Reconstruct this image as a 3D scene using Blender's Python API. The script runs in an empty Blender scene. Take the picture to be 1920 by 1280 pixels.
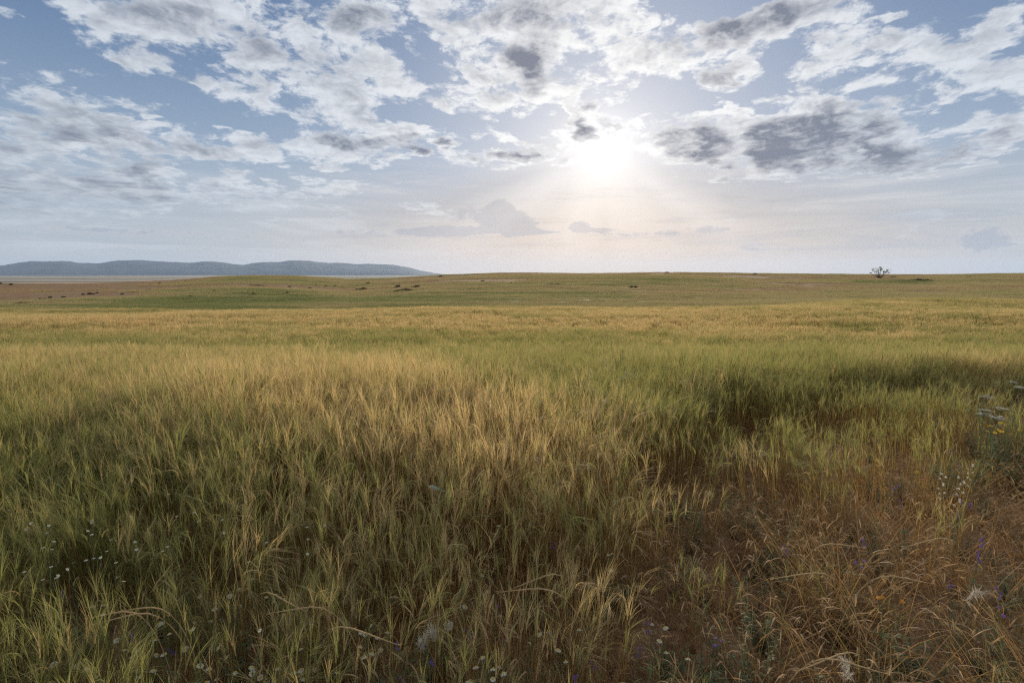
import bpy, math, random
import numpy as np
from mathutils import Vector, Matrix

scene = bpy.context.scene
COL = scene.collection
R = math.radians

# ------------------------------------------------------------------ camera, sky, sun, exposure
SUN_AZ, SUN_EL = 9.65, 13.0          # degrees east of the view axis (+Y), degrees above the horizon
PITCH = 7.595
EYE = 1.70
cam_d = bpy.data.cameras.new("camera"); cam = bpy.data.objects.new("camera", cam_d); COL.objects.link(cam)
cam_d.sensor_width = 36; cam_d.lens = 18; cam_d.clip_start = 0.05; cam_d.clip_end = 120000
cam.location = (0, 0, EYE); cam.rotation_euler = (R(90 - PITCH), 0, 0)
scene.camera = cam
scene.view_settings.view_transform = 'Standard'; scene.view_settings.look = 'None'
scene.view_settings.exposure = 0; scene.view_settings.gamma = 1
scene.view_settings.use_curve_mapping = False
scene.cycles.filter_width = 1.25; scene.cycles.use_denoising = False

SUN_STRENGTH, SUN_ANGLE = 5.0, 1.5
sd = bpy.data.lights.new("sun", 'SUN'); sun = bpy.data.objects.new("sun", sd); COL.objects.link(sun)
sd.energy = SUN_STRENGTH; sd.angle = R(SUN_ANGLE); sd.color = (1.0, .86, .66)
sdir = Vector((math.sin(R(SUN_AZ)) * math.cos(R(SUN_EL)), math.cos(R(SUN_AZ)) * math.cos(R(SUN_EL)), math.sin(R(SUN_EL))))
sun.rotation_euler = sdir.to_track_quat('Z', 'Y').to_euler(); sun.location = sdir * 400

# ---- a small expression layer over shader nodes
class S:
    """a node socket with arithmetic"""
    def __init__(s, nt, sock): s.nt, s.k = nt, sock
    def _m(s, op, o=None, p=None, clamp=False):
        n = s.nt.nodes.new('ShaderNodeMath'); n.operation = op; n.use_clamp = clamp
        for i, v in enumerate((s, o, p)):
            if v is None: continue
            if isinstance(v, S): s.nt.links.new(v.k, n.inputs[i])
            else: n.inputs[i].default_value = float(v)
        return S(s.nt, n.outputs[0])
    def __add__(s, o): return s._m('ADD', o)
    __radd__ = __add__
    def __sub__(s, o): return s._m('SUBTRACT', o)
    def __rsub__(s, o): return (s * -1.0) + o
    def __mul__(s, o): return s._m('MULTIPLY', o)
    __rmul__ = __mul__
    def __truediv__(s, o): return s._m('DIVIDE', o)
    def __pow__(s, o): return s._m('POWER', o)
    def sat(s): return s._m('ADD', 0.0, clamp=True)
    def mx(s, o): return s._m('MAXIMUM', o)
    def mn(s, o): return s._m('MINIMUM', o)
    def exp(s): return s._m('EXPONENT')
    def sqrt(s): return s._m('SQRT')
    def at2(s, o): return s._m('ARCTAN2', o)
    def step(s, a, b, lo=0.0, hi=1.0, kind='SMOOTHSTEP'):
        n = s.nt.nodes.new('ShaderNodeMapRange'); n.interpolation_type = kind
        s.nt.links.new(s.k, n.inputs[0])
        for i, v in ((1, a), (2, b), (3, lo), (4, hi)): n.inputs[i].default_value = v
        return S(s.nt, n.outputs[0])
def vec(nt, x, y, z):
    n = nt.nodes.new('ShaderNodeCombineXYZ')
    for i, v in enumerate((x, y, z)):
        if isinstance(v, S): nt.links.new(v.k, n.inputs[i])
        else: n.inputs[i].default_value = v
    return S(nt, n.outputs[0])
def sep(nt, v):
    n = nt.nodes.new('ShaderNodeSeparateXYZ'); nt.links.new(v.k, n.inputs[0])
    return [S(nt, o) for o in n.outputs]
def vm(nt, op, a, b=None):
    n = nt.nodes.new('ShaderNodeVectorMath'); n.operation = op
    for i, v in enumerate((a, b)):
        if v is None: continue
        if isinstance(v, S): nt.links.new(v.k, n.inputs[i])
        else: n.inputs[i].default_value = v
    return S(nt, n.outputs['Value'] if op in ('LENGTH', 'DOT_PRODUCT', 'DISTANCE') else n.outputs[0])
def noise(nt, v, scale, detail=4, rough=.5, dist=0.0, lac=2.0, color=False):
    n = nt.nodes.new('ShaderNodeTexNoise'); nt.links.new(v.k, n.inputs['Vector'])
    n.inputs['Scale'].default_value = scale; n.inputs['Detail'].default_value = detail
    n.inputs['Roughness'].default_value = rough; n.inputs['Distortion'].default_value = dist
    n.inputs['Lacunarity'].default_value = lac
    return S(nt, n.outputs['Color' if color else 0])
def mix(nt, f, a, b):
    n = nt.nodes.new('ShaderNodeMix'); n.data_type = 'RGBA'; n.clamp_factor = True
    for i, v in ((0, f), (6, a), (7, b)):
        if isinstance(v, S): nt.links.new(v.k, n.inputs[i])
        elif i == 0: n.inputs[i].default_value = v
        else: n.inputs[i].default_value = (*v, 1)
    return S(nt, n.outputs[2])
def mapped(nt, v, loc, rot, scl):
    n = nt.nodes.new('ShaderNodeMapping'); n.vector_type = 'TEXTURE'; nt.links.new(v.k, n.inputs[0])
    n.inputs[1].default_value = loc; n.inputs[2].default_value = (0, 0, rot); n.inputs[3].default_value = scl
    return S(nt, n.outputs[0])
def lin(r, g, b):
    f = lambda c: (c / 255 / 12.92) if c <= 10 else ((c / 255 + .055) / 1.055) ** 2.4
    return (f(r), f(g), f(b))

# ---- cloud layout on the sky: (azimuth deg, elevation deg, half width, half height, tilt rad, amount)
COV = [(-29.6,20.3,12.9,4.6,-0.01,0.8),(-15.9,20.5,16.4,5.3,0.02,0.8),(-3.0,24.2,17.7,3.8,0.02,0.85),(7.0,24.0,8.2,2.6,-0.05,0.7),(-37.0,19.1,3.3,1.4,-0.05,0.7),(-36.2,17.5,2.3,0.8,-0.3,0.6),(-26.9,18.5,7.7,3.1,-0.02,0.45),(-19.9,17.6,9.2,2.8,-0.06,0.6),(-22.4,16.0,4.2,2.9,-0.06,0.35),(-40.5,12.8,6.4,4.6,-0.26,0.7),(-42.9,8.7,7.9,5.9,0.14,0.7),(-39.2,6.7,8.9,3.9,0.09,0.6),(-35.7,14.3,3.3,0.9,0.08,0.5),(-36.6,12.3,2.9,0.7,0.06,0.4),(-28.9,11.3,12.7,2.3,0.05,0.75),(-18.8,13.5,8.4,2.8,-0.13,0.75),(-17.6,11.6,5.7,1.3,0.03,0.5),(-27.3,15.4,2.1,0.6,-0.14,0.55),(-14.9,15.7,3.6,0.6,-0.13,0.5),(-30.8,7.5,12.4,2.0,0.04,0.6),(-19.1,8.6,7.7,1.2,0.1,0.6),(-24.6,9.8,1.9,0.6,-0.11,0.35),(-4.3,18.3,12.7,2.4,0.02,0.7),(-3.3,21.4,5.0,1.4,0.02,0.65),(3.3,21.0,5.3,3.0,-0.02,0.8),(4.5,17.7,3.9,1.4,-0.02,0.5),(11.4,22.1,6.3,2.3,0.07,0.7),(10.5,18.1,4.9,2.8,0.34,0.7),(8.3,15.6,2.5,3.5,-0.04,0.75),(-3.9,13.8,6.2,2.8,-0.06,0.65),(-0.6,12.1,7.4,1.8,-0.03,0.65),(7.6,13.8,3.9,2.3,-0.03,0.7),(-11.8,13.4,4.1,1.2,0.05,0.8),(-6.8,13.6,1.2,0.5,0.03,0.5),(2.6,16.1,4.0,0.6,-0.17,0.5),(23.1,21.7,11.1,3.3,0.07,0.95),(19.7,18.6,6.5,1.9,-0.11,0.6),(29.4,17.6,7.1,2.0,0.53,0.7),(32.2,19.2,3.7,1.4,-0.19,0.55),(35.2,20.6,2.7,0.6,-0.05,0.6),(36.9,16.7,7.3,2.8,0.42,0.65),(34.7,13.7,9.4,3.5,0.08,0.7),(41.3,13.1,5.0,4.5,0.25,0.65),(42.0,18.4,2.4,1.6,0.41,0.6),(25.5,11.7,15.5,3.5,-0.18,0.95),(32.7,11.5,8.1,3.1,-0.13,0.6),(39.5,10.3,6.1,1.6,0.16,0.8),(16.0,14.7,5.3,1.7,-0.07,0.65),(22.5,15.1,4.3,1.2,-0.02,0.5),(18.6,10.2,6.7,0.8,-0.13,0.45),(34.6,5.2,12.5,0.5,-0.04,0.35),(23.7,5.2,7.3,0.4,-0.04,0.25),(-42.3,19.1,1.4,0.5,-0.03,0.5)]
NEG = [(-41.3,16.7,4.4,2.4,-0.07,0.5),(-30.2,15.0,6.7,1.3,-0.23,0.45),(-8.8,21.4,4.8,2.1,-0.09,0.6),(-24.6,14.6,7.2,1.4,-0.15,0.3),(14.6,17.0,3.7,2.1,-0.07,0.55),(17.7,24.0,2.7,1.4,0.35,0.3),(30.1,22.2,2.8,0.8,-0.04,0.3),(2.3,15.2,5.1,1.0,-0.01,0.3),(-7.8,15.5,6.6,1.1,-0.04,0.35),(34.0,7.1,14.8,1.8,0.04,0.7),(-20.8,9.9,12.7,0.6,-0.02,0.35),(25.1,19.4,2.6,1.0,0.19,0.4),(20.4,16.4,5.5,0.6,-0.1,0.35),(7.3,9.0,18.1,2.6,-0.02,0.6)]
DARK = [(-17.6,13.2,3.5,1.2,-0.17,0.9),(-11.8,13.3,3.4,0.8,0.01,1.0),(-6.8,13.6,1.0,0.4,0.03,0.8),(2.2,20.6,3.4,2.5,-0.01,0.85),(-1.1,12.3,5.2,0.8,-0.04,0.75),(2.9,13.3,2.9,0.7,-0.09,0.6),(7.7,14.0,1.2,1.4,-0.03,0.9),(8.4,16.9,0.7,0.6,-0.04,0.5),(23.4,22.4,8.9,1.6,0.03,0.7),(27.2,11.6,11.7,2.9,-0.17,1.0),(31.7,13.2,6.1,1.6,-0.06,0.7),(40.4,10.5,4.1,0.9,0.11,0.6),(16.6,14.4,3.1,0.8,-0.07,0.4),(-16.5,24.0,5.5,1.3,-0.03,0.7),(0.0,24.9,10.9,1.5,-0.05,0.6),(-30.9,21.0,7.1,1.6,0.03,0.45),(-22.3,20.0,8.3,1.8,-0.03,0.35),(-41.0,8.9,8.4,4.9,0.13,0.5),(-31.8,11.0,6.5,1.1,0.06,0.4),(-29.9,7.1,9.4,1.1,0.01,0.4),(10.6,19.1,2.2,0.9,-0.06,0.35),(19.9,18.8,3.0,0.9,-0.11,0.35),(-2.2,19.6,2.8,0.6,0.01,0.4),(33.8,14.7,3.1,0.6,-0.01,0.5),(18.2,11.3,4.1,1.0,-0.06,0.4)]
CUM = [(-1.3,6.8,1.7,1.2,0.0,1.0),(-0.3,5.3,3.5,1.5,-0.08,1.0),(-3.5,6.3,5.2,1.1,0.01,0.55),(-7.2,4.5,5.2,0.7,0.01,0.95),(-15.2,4.2,7.0,0.6,0.02,0.4),(1.5,4.5,2.9,0.4,-0.0,0.7),(7.4,4.9,1.4,0.7,-0.01,0.9),(9.3,4.6,2.1,0.3,-0.01,0.7),(16.9,4.2,1.6,0.4,-0.02,0.5),(20.8,4.4,2.5,0.5,-0.03,0.55),(24.7,2.6,1.9,0.7,-0.02,0.45),(42.2,2.7,2.4,1.3,-0.04,0.7),(28.8,2.3,4.5,0.2,-0.02,0.4),(12.6,4.1,5.0,0.3,-0.02,0.4),(-39.8,3.7,5.8,0.4,-0.01,0.35),(-28.1,3.5,13.2,0.6,-0.01,0.35),(3.5,4.4,2.3,0.2,-0.0,0.6)]

world = bpy.data.worlds.new("World"); scene.world = world; world.use_nodes = True
def build_sky():
    nt = world.node_tree; nt.nodes.clear()
    SKY_K = 0.10                                   # background strength
    K = 1 / SKY_K
    def c(r, g, b): l = lin(r, g, b); return tuple(v * K for v in l)
    def k(v): return vec(nt, v, v, v)
    DEG = 180 / math.pi
    HALF = (.5, .5, .5)
    def common():
        tc = nt.nodes.new('ShaderNodeTexCoord'); d = vm(nt, 'NORMALIZE', S(nt, tc.outputs['Generated']))
        x, y, z = sep(nt, d)
        az = x.at2(y) * DEG; el = z.at2((x * x + y * y).sqrt()) * DEG
        ang = vm(nt, 'DOT_PRODUCT', d, tuple(sdir))._m('MINIMUM', 1.0)._m('ARCCOSINE') * DEG
        return d, x, y, z, az, el, ang
    C = common()
    def region(bounds):
        nonlocal nt, C
        top, keep = nt, C
        nt = bpy.data.node_groups.new('sky_part', 'ShaderNodeTree')
        nt.interface.new_socket('sky', in_out='OUTPUT', socket_type='NodeSocketShader')
        C = common()
        bg = part(bounds)
        nt.links.new(bg, nt.nodes.new('NodeGroupOutput').inputs[0])
        gn = top.nodes.new('ShaderNodeGroup'); gn.node_tree = nt
        nt, C = top, keep
        return gn.outputs[0]
    def part(bounds):
        """the sky colour; bounds = (az0, az1) of this part, None for everything outside the view"""
        d, x, y, z, az, el, ang = C
        ae = vec(nt, az, el, 1.0)
        zz = z.mx(0.0) + 0.09
        plane = vec(nt, x / zz, y / zz, 0.0)      # the cloud sheet seen in perspective
        nsk = nt.nodes.new('ShaderNodeTexSky'); nsk.sky_type = 'NISHITA'; nsk.sun_disc = False
        nsk.sun_elevation = R(SUN_EL); nsk.sun_rotation = R(SUN_AZ); nsk.ozone_density = 1.5
        nish = S(nt, nsk.outputs[0])
        topblue = mix(nt, el.step(5, 26), c(158, 177, 200), c(92, 122, 163))
        topblue = mix(nt, ang.step(5, 38, .8, 0), topblue, c(160, 174, 199))
        clear = mix(nt, .85, nish, topblue)
        pale = mix(nt, ang.step(8, 50), c(228, 209, 193), c(188, 195, 202))
        clear = mix(nt, el.step(-1, 13, 1, 0) * .97, clear, pale)
        wn = vm(nt, 'SUBTRACT', noise(nt, plane, 3.4, 3, .6, color=True), HALF)
        if bounds:
            az0, az1 = bounds
            fade = el.step(0, 14, .2, 1.0)
            base = vm(nt, 'ADD', ae, vm(nt, 'MULTIPLY', wn, vec(nt, fade * 9.0, fade * 5.0, 0.0)))
            bases = vm(nt, 'ADD', ae, vm(nt, 'MULTIPLY', wn, vec(nt, fade * 6.0, fade * 3.4, 0.0)))
            def field(L, base, after=None):
                if after is not None: base = vm(nt, 'ADD', base, vec(nt, after * 1e-7, 0.0, 0.0))
                g = bpy.data.node_groups.new('blob_field', 'ShaderNodeTree')   # small trees build much faster
                g.interface.new_socket('base', in_out='INPUT', socket_type='NodeSocketVector')
                g.interface.new_socket('sum', in_out='OUTPUT', socket_type='NodeSocketFloat')
                b = S(g, g.nodes.new('NodeGroupInput').outputs[0]); tot = None; n = 0
                for (a, e, ra, rb, rt, amp) in L:
                    ra *= 1.12; rb *= 1.12
                    ext = math.hypot(ra * math.cos(rt), rb * math.sin(rt)) + 6
                    if a + ext < az0 or a - ext > az1: continue
                    if n and n % 6 == 0:           # chain the groups, so few values are alive at once
                        b = vm(g, 'ADD', b, vec(g, tot * 1e-7, 0.0, 0.0))
                    cr, sr = math.cos(rt), math.sin(rt)
                    u = vm(g, 'DOT_PRODUCT', b, (cr / ra, sr / ra, -(a * cr + e * sr) / ra))
                    v = vm(g, 'DOT_PRODUCT', b, (-sr / rb, cr / rb, (a * sr - e * cr) / rb))
                    t = (u * u)._m('MULTIPLY_ADD', -1.0, 1.0)
                    t = (v * v)._m('MULTIPLY_ADD', -1.0, t, clamp=True)
                    tot = t._m('MULTIPLY_ADD', amp * 1.15, tot if tot is not None else 0.0)
                    n += 1
                if tot is None: tot = vm(g, 'DOT_PRODUCT', b, (0, 0, 0))
                g.links.new(tot.k, g.nodes.new('NodeGroupOutput').inputs[0])
                gn = nt.nodes.new('ShaderNodeGroup'); gn.node_tree = g; nt.links.new(base.k, gn.inputs[0])
                return S(nt, gn.outputs[0])
            cov = field(COV, base).mn(.86)
            cov = cov - field(NEG, base, cov)
            dark = field(DARK, bases, cov).mn(1.15)
            cum = field(CUM, ae, dark)
            cov = cov + (az.step(14, 30) * el.step(12, 18)) * .10   # the long bank on the right
            edge = (az._m('ABSOLUTE')).step(52, 57) .mx(el.step(30, 34))
            cov = cov * (1.0 - edge) + edge * .55
            dark = dark * (1.0 - edge) + edge * .3
        ps = mapped(nt, plane, (0, 0, 0), R(-8), (.85, 1.15, 1))
        psw = vm(nt, 'ADD', ps, vm(nt, 'MULTIPLY', wn, (.22, .22, 0)))
        dn = vm(nt, 'MULTIPLY', d, (1.0, 1.0, 1.75))
        def dens(q, p, det):
            a_ = (noise(nt, p, 5.5, det, .62) - .5) * 1.25
            b_ = (noise(nt, q, 12.0, det, .65) - .5) * 2.75
            return a_ + b_
        big = (noise(nt, psw, 1.6, 2, .5) - .5) * .7
        dnw = vm(nt, 'ADD', dn, vm(nt, 'MULTIPLY', wn, (.05, .05, .03)))
        n0 = dens(dnw, psw, 8 if bounds else 2) + big
        if bounds:
            n1 = dens(vm(nt, 'ADD', dnw, (.0, .0, -.022)), vm(nt, 'ADD', psw, (.01, .04, 0)), 4) + big
            D = cov * 1.12 + n0 * 1.62 + dark * .50 - .54
            lit = ((n0 - n1) * 1.3 + .02).sat()
            thick = (D.step(.15, 1.2) * .50 + dark * (n0 * .75 + .50) + (n1 - n0) * .75 - .0).sat()
        else:
            D = n0 + .30
            lit = None
            thick = (D.step(.25, 1.5) * .42 + .22).sat()
        mask = D.step(-.10, .50)
        near = ang.step(2, 32, 1, 0)
        bright = mix(nt, near, c(220, 225, 232), c(255, 253, 250))
        bright = mix(nt, ang.step(28, 60), bright, c(198, 208, 219))
        darkc = mix(nt, near, c(126, 135, 152), c(132, 134, 147))
        cloud = mix(nt, thick, bright, darkc)
        if lit: cloud = mix(nt, lit * .6, cloud, mix(nt, near, c(226, 231, 238), c(255, 255, 253)))
        hz = el.step(2, 10, .35, 1.0)
        tm = mask * hz
        col = mix(nt, tm * (D.step(0, .8, .8, .98)), clear, cloud)
        if bounds:
            # thin streaks low over the horizon
            sn = noise(nt, vec(nt, az * .035, el * .42, 3.3), 1.6, 6, .62, .6)
            band = el.step(.5, 3) * el.step(7, 13, 1, 0)
            col = mix(nt, sn.step(.50, .66) * band * .55, col, mix(nt, ang.step(6, 40), c(235, 223, 214), c(210, 216, 223)))
            col = mix(nt, sn.step(.50, .34) * band * .4, col, mix(nt, ang.step(6, 40), c(203, 194, 192), c(160, 176, 194)))
            # small flat based cumulus far away
            cn = (noise(nt, vec(nt, az * .5, el * .9, 0.0), 1.9, 6, .66) - .5) * 1.9
            ce = cum * 1.3 + cn
            ccol = mix(nt, ang.step(6, 34), c(188, 183, 187), c(164, 174, 191))
            ccol = mix(nt, ce.step(.9, .45) * .55, ccol, c(226, 219, 213))
            col = mix(nt, ce.step(.36, .62) * .55, col, ccol)
            # crepuscular rays fanning out below the sun
            da = az - SUN_AZ; de = el - SUN_EL
            ray = da.at2(de * -1.0)                # 0 = straight down
            rn = noise(nt, vec(nt, ray * 2.0, 0.0, 5.1), 1.5, 2, .5)
            rmask = ang.step(3, 8) * ang.step(12, 36, 1, 0) * de.step(-1.0, -3.0) * el.step(-1, 4)
            def lobe(c_, w_): q = (ray - c_) * (1 / w_); return (q * q * -1.0).exp()
            hot = ((rn - .5) * .24 - lobe(1.24, .12) * .09 + lobe(.98, .14) * .025 + lobe(.35, .12) * .015 - lobe(-1.28, .12) * .05 + lobe(-1.02, .12) * .02) * rmask
        else:
            hot = 0.0
        hot = (ang * (-1.0 / 1.4)).exp() * .50 + (ang * (-1.0 / 3.6)).exp() * .22 + (ang * (-1.0 / 11.0)).exp() * .09 + hot
        gcol = mix(nt, ang.step(3, 22), (1.0, .97, .93), (1.0, .93, .86))
        g = vm(nt, 'MULTIPLY', gcol, k(hot * K * (1.0 - thick * tm * .85)))
        out = vm(nt, 'MAXIMUM', vm(nt, 'ADD', col, g), (0, 0, 0))
        if not bounds:                             # unseen cloud deck overhead and behind, brightened and warmed for added frontal fill light
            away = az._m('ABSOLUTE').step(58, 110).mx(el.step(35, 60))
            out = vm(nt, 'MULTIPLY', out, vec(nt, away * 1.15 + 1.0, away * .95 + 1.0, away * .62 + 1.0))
        bg = nt.nodes.new('ShaderNodeBackground'); bg.inputs[1].default_value = SKY_K
        nt.links.new(out.k, bg.inputs[0])
        return bg.outputs[0]
    def pick(f, a, b):
        m = nt.nodes.new('ShaderNodeMixShader'); nt.links.new(f.k, m.inputs[0])
        nt.links.new(a, m.inputs[1]); nt.links.new(b, m.inputs[2]); return m.outputs[0]
    az, el = C[4], C[5]
    inside = az._m('ABSOLUTE')._m('LESS_THAN', 57.5) * el._m('LESS_THAN', 34.5)
    s3 = [region((-58, -25)), region((-25, -6)), region((-6, 11)), region((11, 27)), region((27, 58))]
    o = s3[0]
    for lim, s_ in zip((-25, -6, 11, 27), s3[1:]): o = pick(az._m('GREATER_THAN', lim), o, s_)
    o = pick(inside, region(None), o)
    low = nt.nodes.new('ShaderNodeBackground'); low.inputs[0].default_value = (*c(92, 88, 72), 1); low.inputs[1].default_value = SKY_K
    o = pick(el._m('LESS_THAN', -1.2), o, low.outputs[0])
    wo = nt.nodes.new('ShaderNodeOutputWorld'); nt.links.new(o, wo.inputs[0])
    world.cycles.sampling_method = 'MANUAL'; world.cycles.sample_map_resolution = 512
build_sky()

# ------------------------------------------------------------------ object helpers
def tag(o, label=None, cat=None, group=None, kind=None):
    if label: o['label'] = label
    if cat: o['category'] = cat
    if group: o['group'] = group
    if kind: o['kind'] = kind
    return o
def link(o, parent=None):
    COL.objects.link(o)
    if parent: o.parent = parent
    return o
def empty(name, loc, rz=0):
    o = bpy.data.objects.new(name, None); o.empty_display_size = .1
    o.location = loc; o.rotation_euler = (0, 0, rz); return link(o)
class MB:
    """collects quads and triangles in numpy-friendly lists with one 4-float attribute per vertex"""
    def __init__(s): s.v, s.f, s.a = [], [], []
    def ribbon(s, pts, wid, side, part=0., rnd=0., t0=0., t1=1.):
        """a strip along pts; side = width direction"""
        n = len(pts); b = len(s.v)
        for i, p in enumerate(pts):
            w = wid[i] * .5; t = t0 + (t1 - t0) * i / (n - 1)
            s.v.append((p[0] - side[0] * w, p[1] - side[1] * w, p[2] - side[2] * w))
            s.v.append((p[0] + side[0] * w, p[1] + side[1] * w, p[2] + side[2] * w))
            s.a += [(t, part, rnd, 1), (t, part, rnd, 1)]
        for i in range(n - 1):
            s.f.append((b + 2 * i, b + 2 * i + 1, b + 2 * i + 3, b + 2 * i + 2))
    def tube(s, pts, rad, sides=5, part=0., rnd=0., cap=True):
        b = len(s.v); n = len(pts)
        for i, p in enumerate(pts):
            p = Vector(p)
            q = (Vector(pts[min(i + 1, n - 1)]) - Vector(pts[max(i - 1, 0)])).normalized()
            e1 = q.orthogonal().normalized(); e2 = q.cross(e1)
            for k_ in range(sides):
                a = 2 * math.pi * k_ / sides
                w = p + (e1 * math.cos(a) + e2 * math.sin(a)) * rad[i]
                s.v.append(tuple(w)); s.a.append((i / (n - 1), part, rnd, 1))
        for i in range(n - 1):
            for k_ in range(sides):
                k2 = (k_ + 1) % sides
                s.f.append((b + i * sides + k_, b + i * sides + k2, b + (i + 1) * sides + k2, b + (i + 1) * sides + k_))
        if cap:
            s.f.append(tuple(b + (n - 1) * sides + k_ for k_ in range(sides)))
            s.f.append(tuple(b + k_ for k_ in reversed(range(sides))))
    def poly(s, pts, part=0., rnd=0., t=1.):
        b = len(s.v); s.v += [tuple(p) for p in pts]; s.a += [(t, part, rnd, 1)] * len(pts)
        s.f.append(tuple(range(b, b + len(pts))))
    def mesh(s, name, mat, smooth=False):
        me = bpy.data.meshes.new(name); me.from_pydata(s.v, [], s.f)
        at = me.attributes.new('pa', 'FLOAT_COLOR', 'POINT')
        at.data.foreach_set('color', np.array(s.a, 'f').ravel())
        me.materials.append(mat)
        if smooth: me.polygons.foreach_set('use_smooth', [True] * len(me.polygons))
        me.update(); return me
    def build(s, name, mat, parent=None, smooth=False):
        return link(bpy.data.objects.new(name, s.mesh(name, mat, smooth)), parent)

def new_mat(name):
    m = bpy.data.materials.new(name); m.use_nodes = True
    m.node_tree.nodes.clear(); return m, m.node_tree
def surface(nt, col, rough=.8, transl=0., tcol=None, bump=None, bump_k=.3, dist=.02, spec=.3):
    p = nt.nodes.new('ShaderNodeBsdfPrincipled'); p.inputs['Roughness'].default_value = rough
    p.inputs['Specular IOR Level'].default_value = spec
    if isinstance(col, S): nt.links.new(col.k, p.inputs['Base Color'])
    else: p.inputs['Base Color'].default_value = (*col, 1)
    o = nt.nodes.new('ShaderNodeOutputMaterial'); out = p.outputs[0]
    if bump is not None:
        b = nt.nodes.new('ShaderNodeBump'); b.inputs['Strength'].default_value = bump_k; b.inputs['Distance'].default_value = dist
        nt.links.new(bump.k, b.inputs['Height']); nt.links.new(b.outputs[0], p.inputs['Normal'])
    if transl:
        t = nt.nodes.new('ShaderNodeBsdfTranslucent')
        tc = tcol if tcol is not None else col
        if isinstance(tc, S): nt.links.new(tc.k, t.inputs[0])
        else: t.inputs[0].default_value = (*tc, 1)
        m = nt.nodes.new('ShaderNodeMixShader'); m.inputs[0].default_value = transl
        nt.links.new(out, m.inputs[1]); nt.links.new(t.outputs[0], m.inputs[2]); out = m.outputs[0]
    nt.links.new(out, o.inputs[0])
def attr(nt, name, kind='GEOMETRY'):
    n = nt.nodes.new('ShaderNodeAttribute'); n.attribute_name = name; n.attribute_type = kind
    return S(nt, n.outputs['Vector'])
def position(nt):
    return S(nt, nt.nodes.new('ShaderNodeNewGeometry').outputs['Position'])

# ------------------------------------------------------------------ the lie of the land (world metres, +Y away from the road)
def smooth(x, a, b):
    t = np.clip((x - a) / (b - a), 0, 1); return t * t * (3 - 2 * t)
_rs = np.random.RandomState(7)
_lat = _rs.rand(256, 256)
def vnoise(x, y, sc, seed=0):
    """value noise, 0..1"""
    x = np.asarray(x, float) / sc + seed * 17.31; y = np.asarray(y, float) / sc + seed * 9.17
    xi, yi = np.floor(x).astype(int), np.floor(y).astype(int); fx, fy = x - xi, y - yi
    fx, fy = fx * fx * (3 - 2 * fx), fy * fy * (3 - 2 * fy)
    g = lambda a, b: _lat[a % 256, b % 256]
    return (g(xi, yi) * (1 - fx) + g(xi + 1, yi) * fx) * (1 - fy) + (g(xi, yi + 1) * (1 - fx) + g(xi + 1, yi + 1) * fx) * fy
def fbm(x, y, sc, oct=4, seed=0):
    s_, a, t = 0, 1, 0
    for o in range(oct):
        s_ = s_ + a * vnoise(x, y, sc / 2 ** o, seed + o); t += a; a *= .5
    return s_ / t
PROF_Y = [0, 3, 5, 8, 12, 20, 30, 40, 55, 70, 90, 110]
PROF_Z = [0, 0, -.12, -.45, -.90, -1.75, -2.28, -2.60, -3.0, -3.6, -5.4, -6.3]
# the skyline of the long rise: height of its crest (metres) against bearing (x / y)
CREST_U = [-1.2, -1.0, -.86, -.76, -.66, -.56, -.49, -.42, -.32, -.24, -.135, -.02, .04, .12, .30, .46, .67, .88, 1.0, 1.2]
CREST_Z = [-2.9, -2.9, -2.9, -2.8, -2.0, .05, .5, .1, -1.7, -1.2, .45, 1.75, 1.9, 1.65, 2.15, 1.4, .95, .95, 1.5, 1.5]
PLAIN_Z = -60.0
def ground_z(x, y):
    x = np.asarray(x, float); y = np.asarray(y, float)
    near = np.interp(y, PROF_Y, PROF_Z)
    # left, the ground falls away a little more; right of the view it stays higher and the dip closes
    u = x / np.maximum(y, 60.0)
    dipfill = smooth(u, .15, .8) * smooth(y, 60, 95) * (1 - smooth(y, 95, 200))
    near = near + dipfill * 1.6
    near = near - .75 * smooth(-x / np.maximum(y, 20.), .15, .9) * smooth(y, 35, 70) * (1 - smooth(y, 80, 108))
    yc = 280 - 50 * smooth(-u, .3, .9)
    cz = np.interp(u, CREST_U, CREST_Z)
    t = np.clip((y - 110) / (yc - 110), 0, 1)
    rise = (-6.3 + dipfill * 1.6) * (1 - t) + cz * t + (t * (1 - t)) * -2.2
    z = np.where(y > 110, rise, near)
    over = np.clip(y - yc, 0, None)
    z = np.where(y > yc, cz - over ** 1.5 * .0016 - over * .014, z)
    z = np.where(y > yc, np.maximum(z, PLAIN_Z), z)
    r = np.hypot(x, y)
    z = z + (fbm(x, y, 38, 3, 3) - .5) * 1.6 * smooth(r, 15, 60) * (1 - smooth(y, 600, 1500)) * (.3 + .7 * (1 - smooth(y, 230, 285)))
    z = z + (fbm(x, y, 2.2, 3, 5) - .5) * .08 * (1 - smooth(r, 20, 60))
    return z

# ---- what grows where
def line_side(x, y):
    """> 0 on the verge (right / near side), < 0 inside the barley field"""
    xb = np.interp(y, [0, 1.9, 3.0, 4.2, 5.6, 6.6, 7.6, 8.6, 9.6, 12, 30], [-.4, .35, .80, 1.45, 2.5, 3.9, 6.2, 8.8, 12, 20, 60])
    return x - xb + (fbm(x, y, 1.2, 2, 11) - .5) * .9
def blob(x, y, cx, cy, rx, ry, rot=0.):
    c, s_ = math.cos(rot), math.sin(rot)
    u = ((x - cx) * c + (y - cy) * s_) / rx; v = (-(x - cx) * s_ + (y - cy) * c) / ry
    return np.exp(-(u * u + v * v))
def bare(x, y):
    b = blob(x, y, 2.9, 4.7, 1.2, .9, .5) + .6 * blob(x, y, 1.6, 3.6, .8, .6, .3) + .8 * blob(x, y, 4.1, 5.6, 1.5, .8, .5) + .25 * blob(x, y, .9, 2.7, .6, .4)
    return np.clip(b * 1.15 + (fbm(x, y, .8, 3, 21) - .5) * .8, 0, 1)
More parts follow.
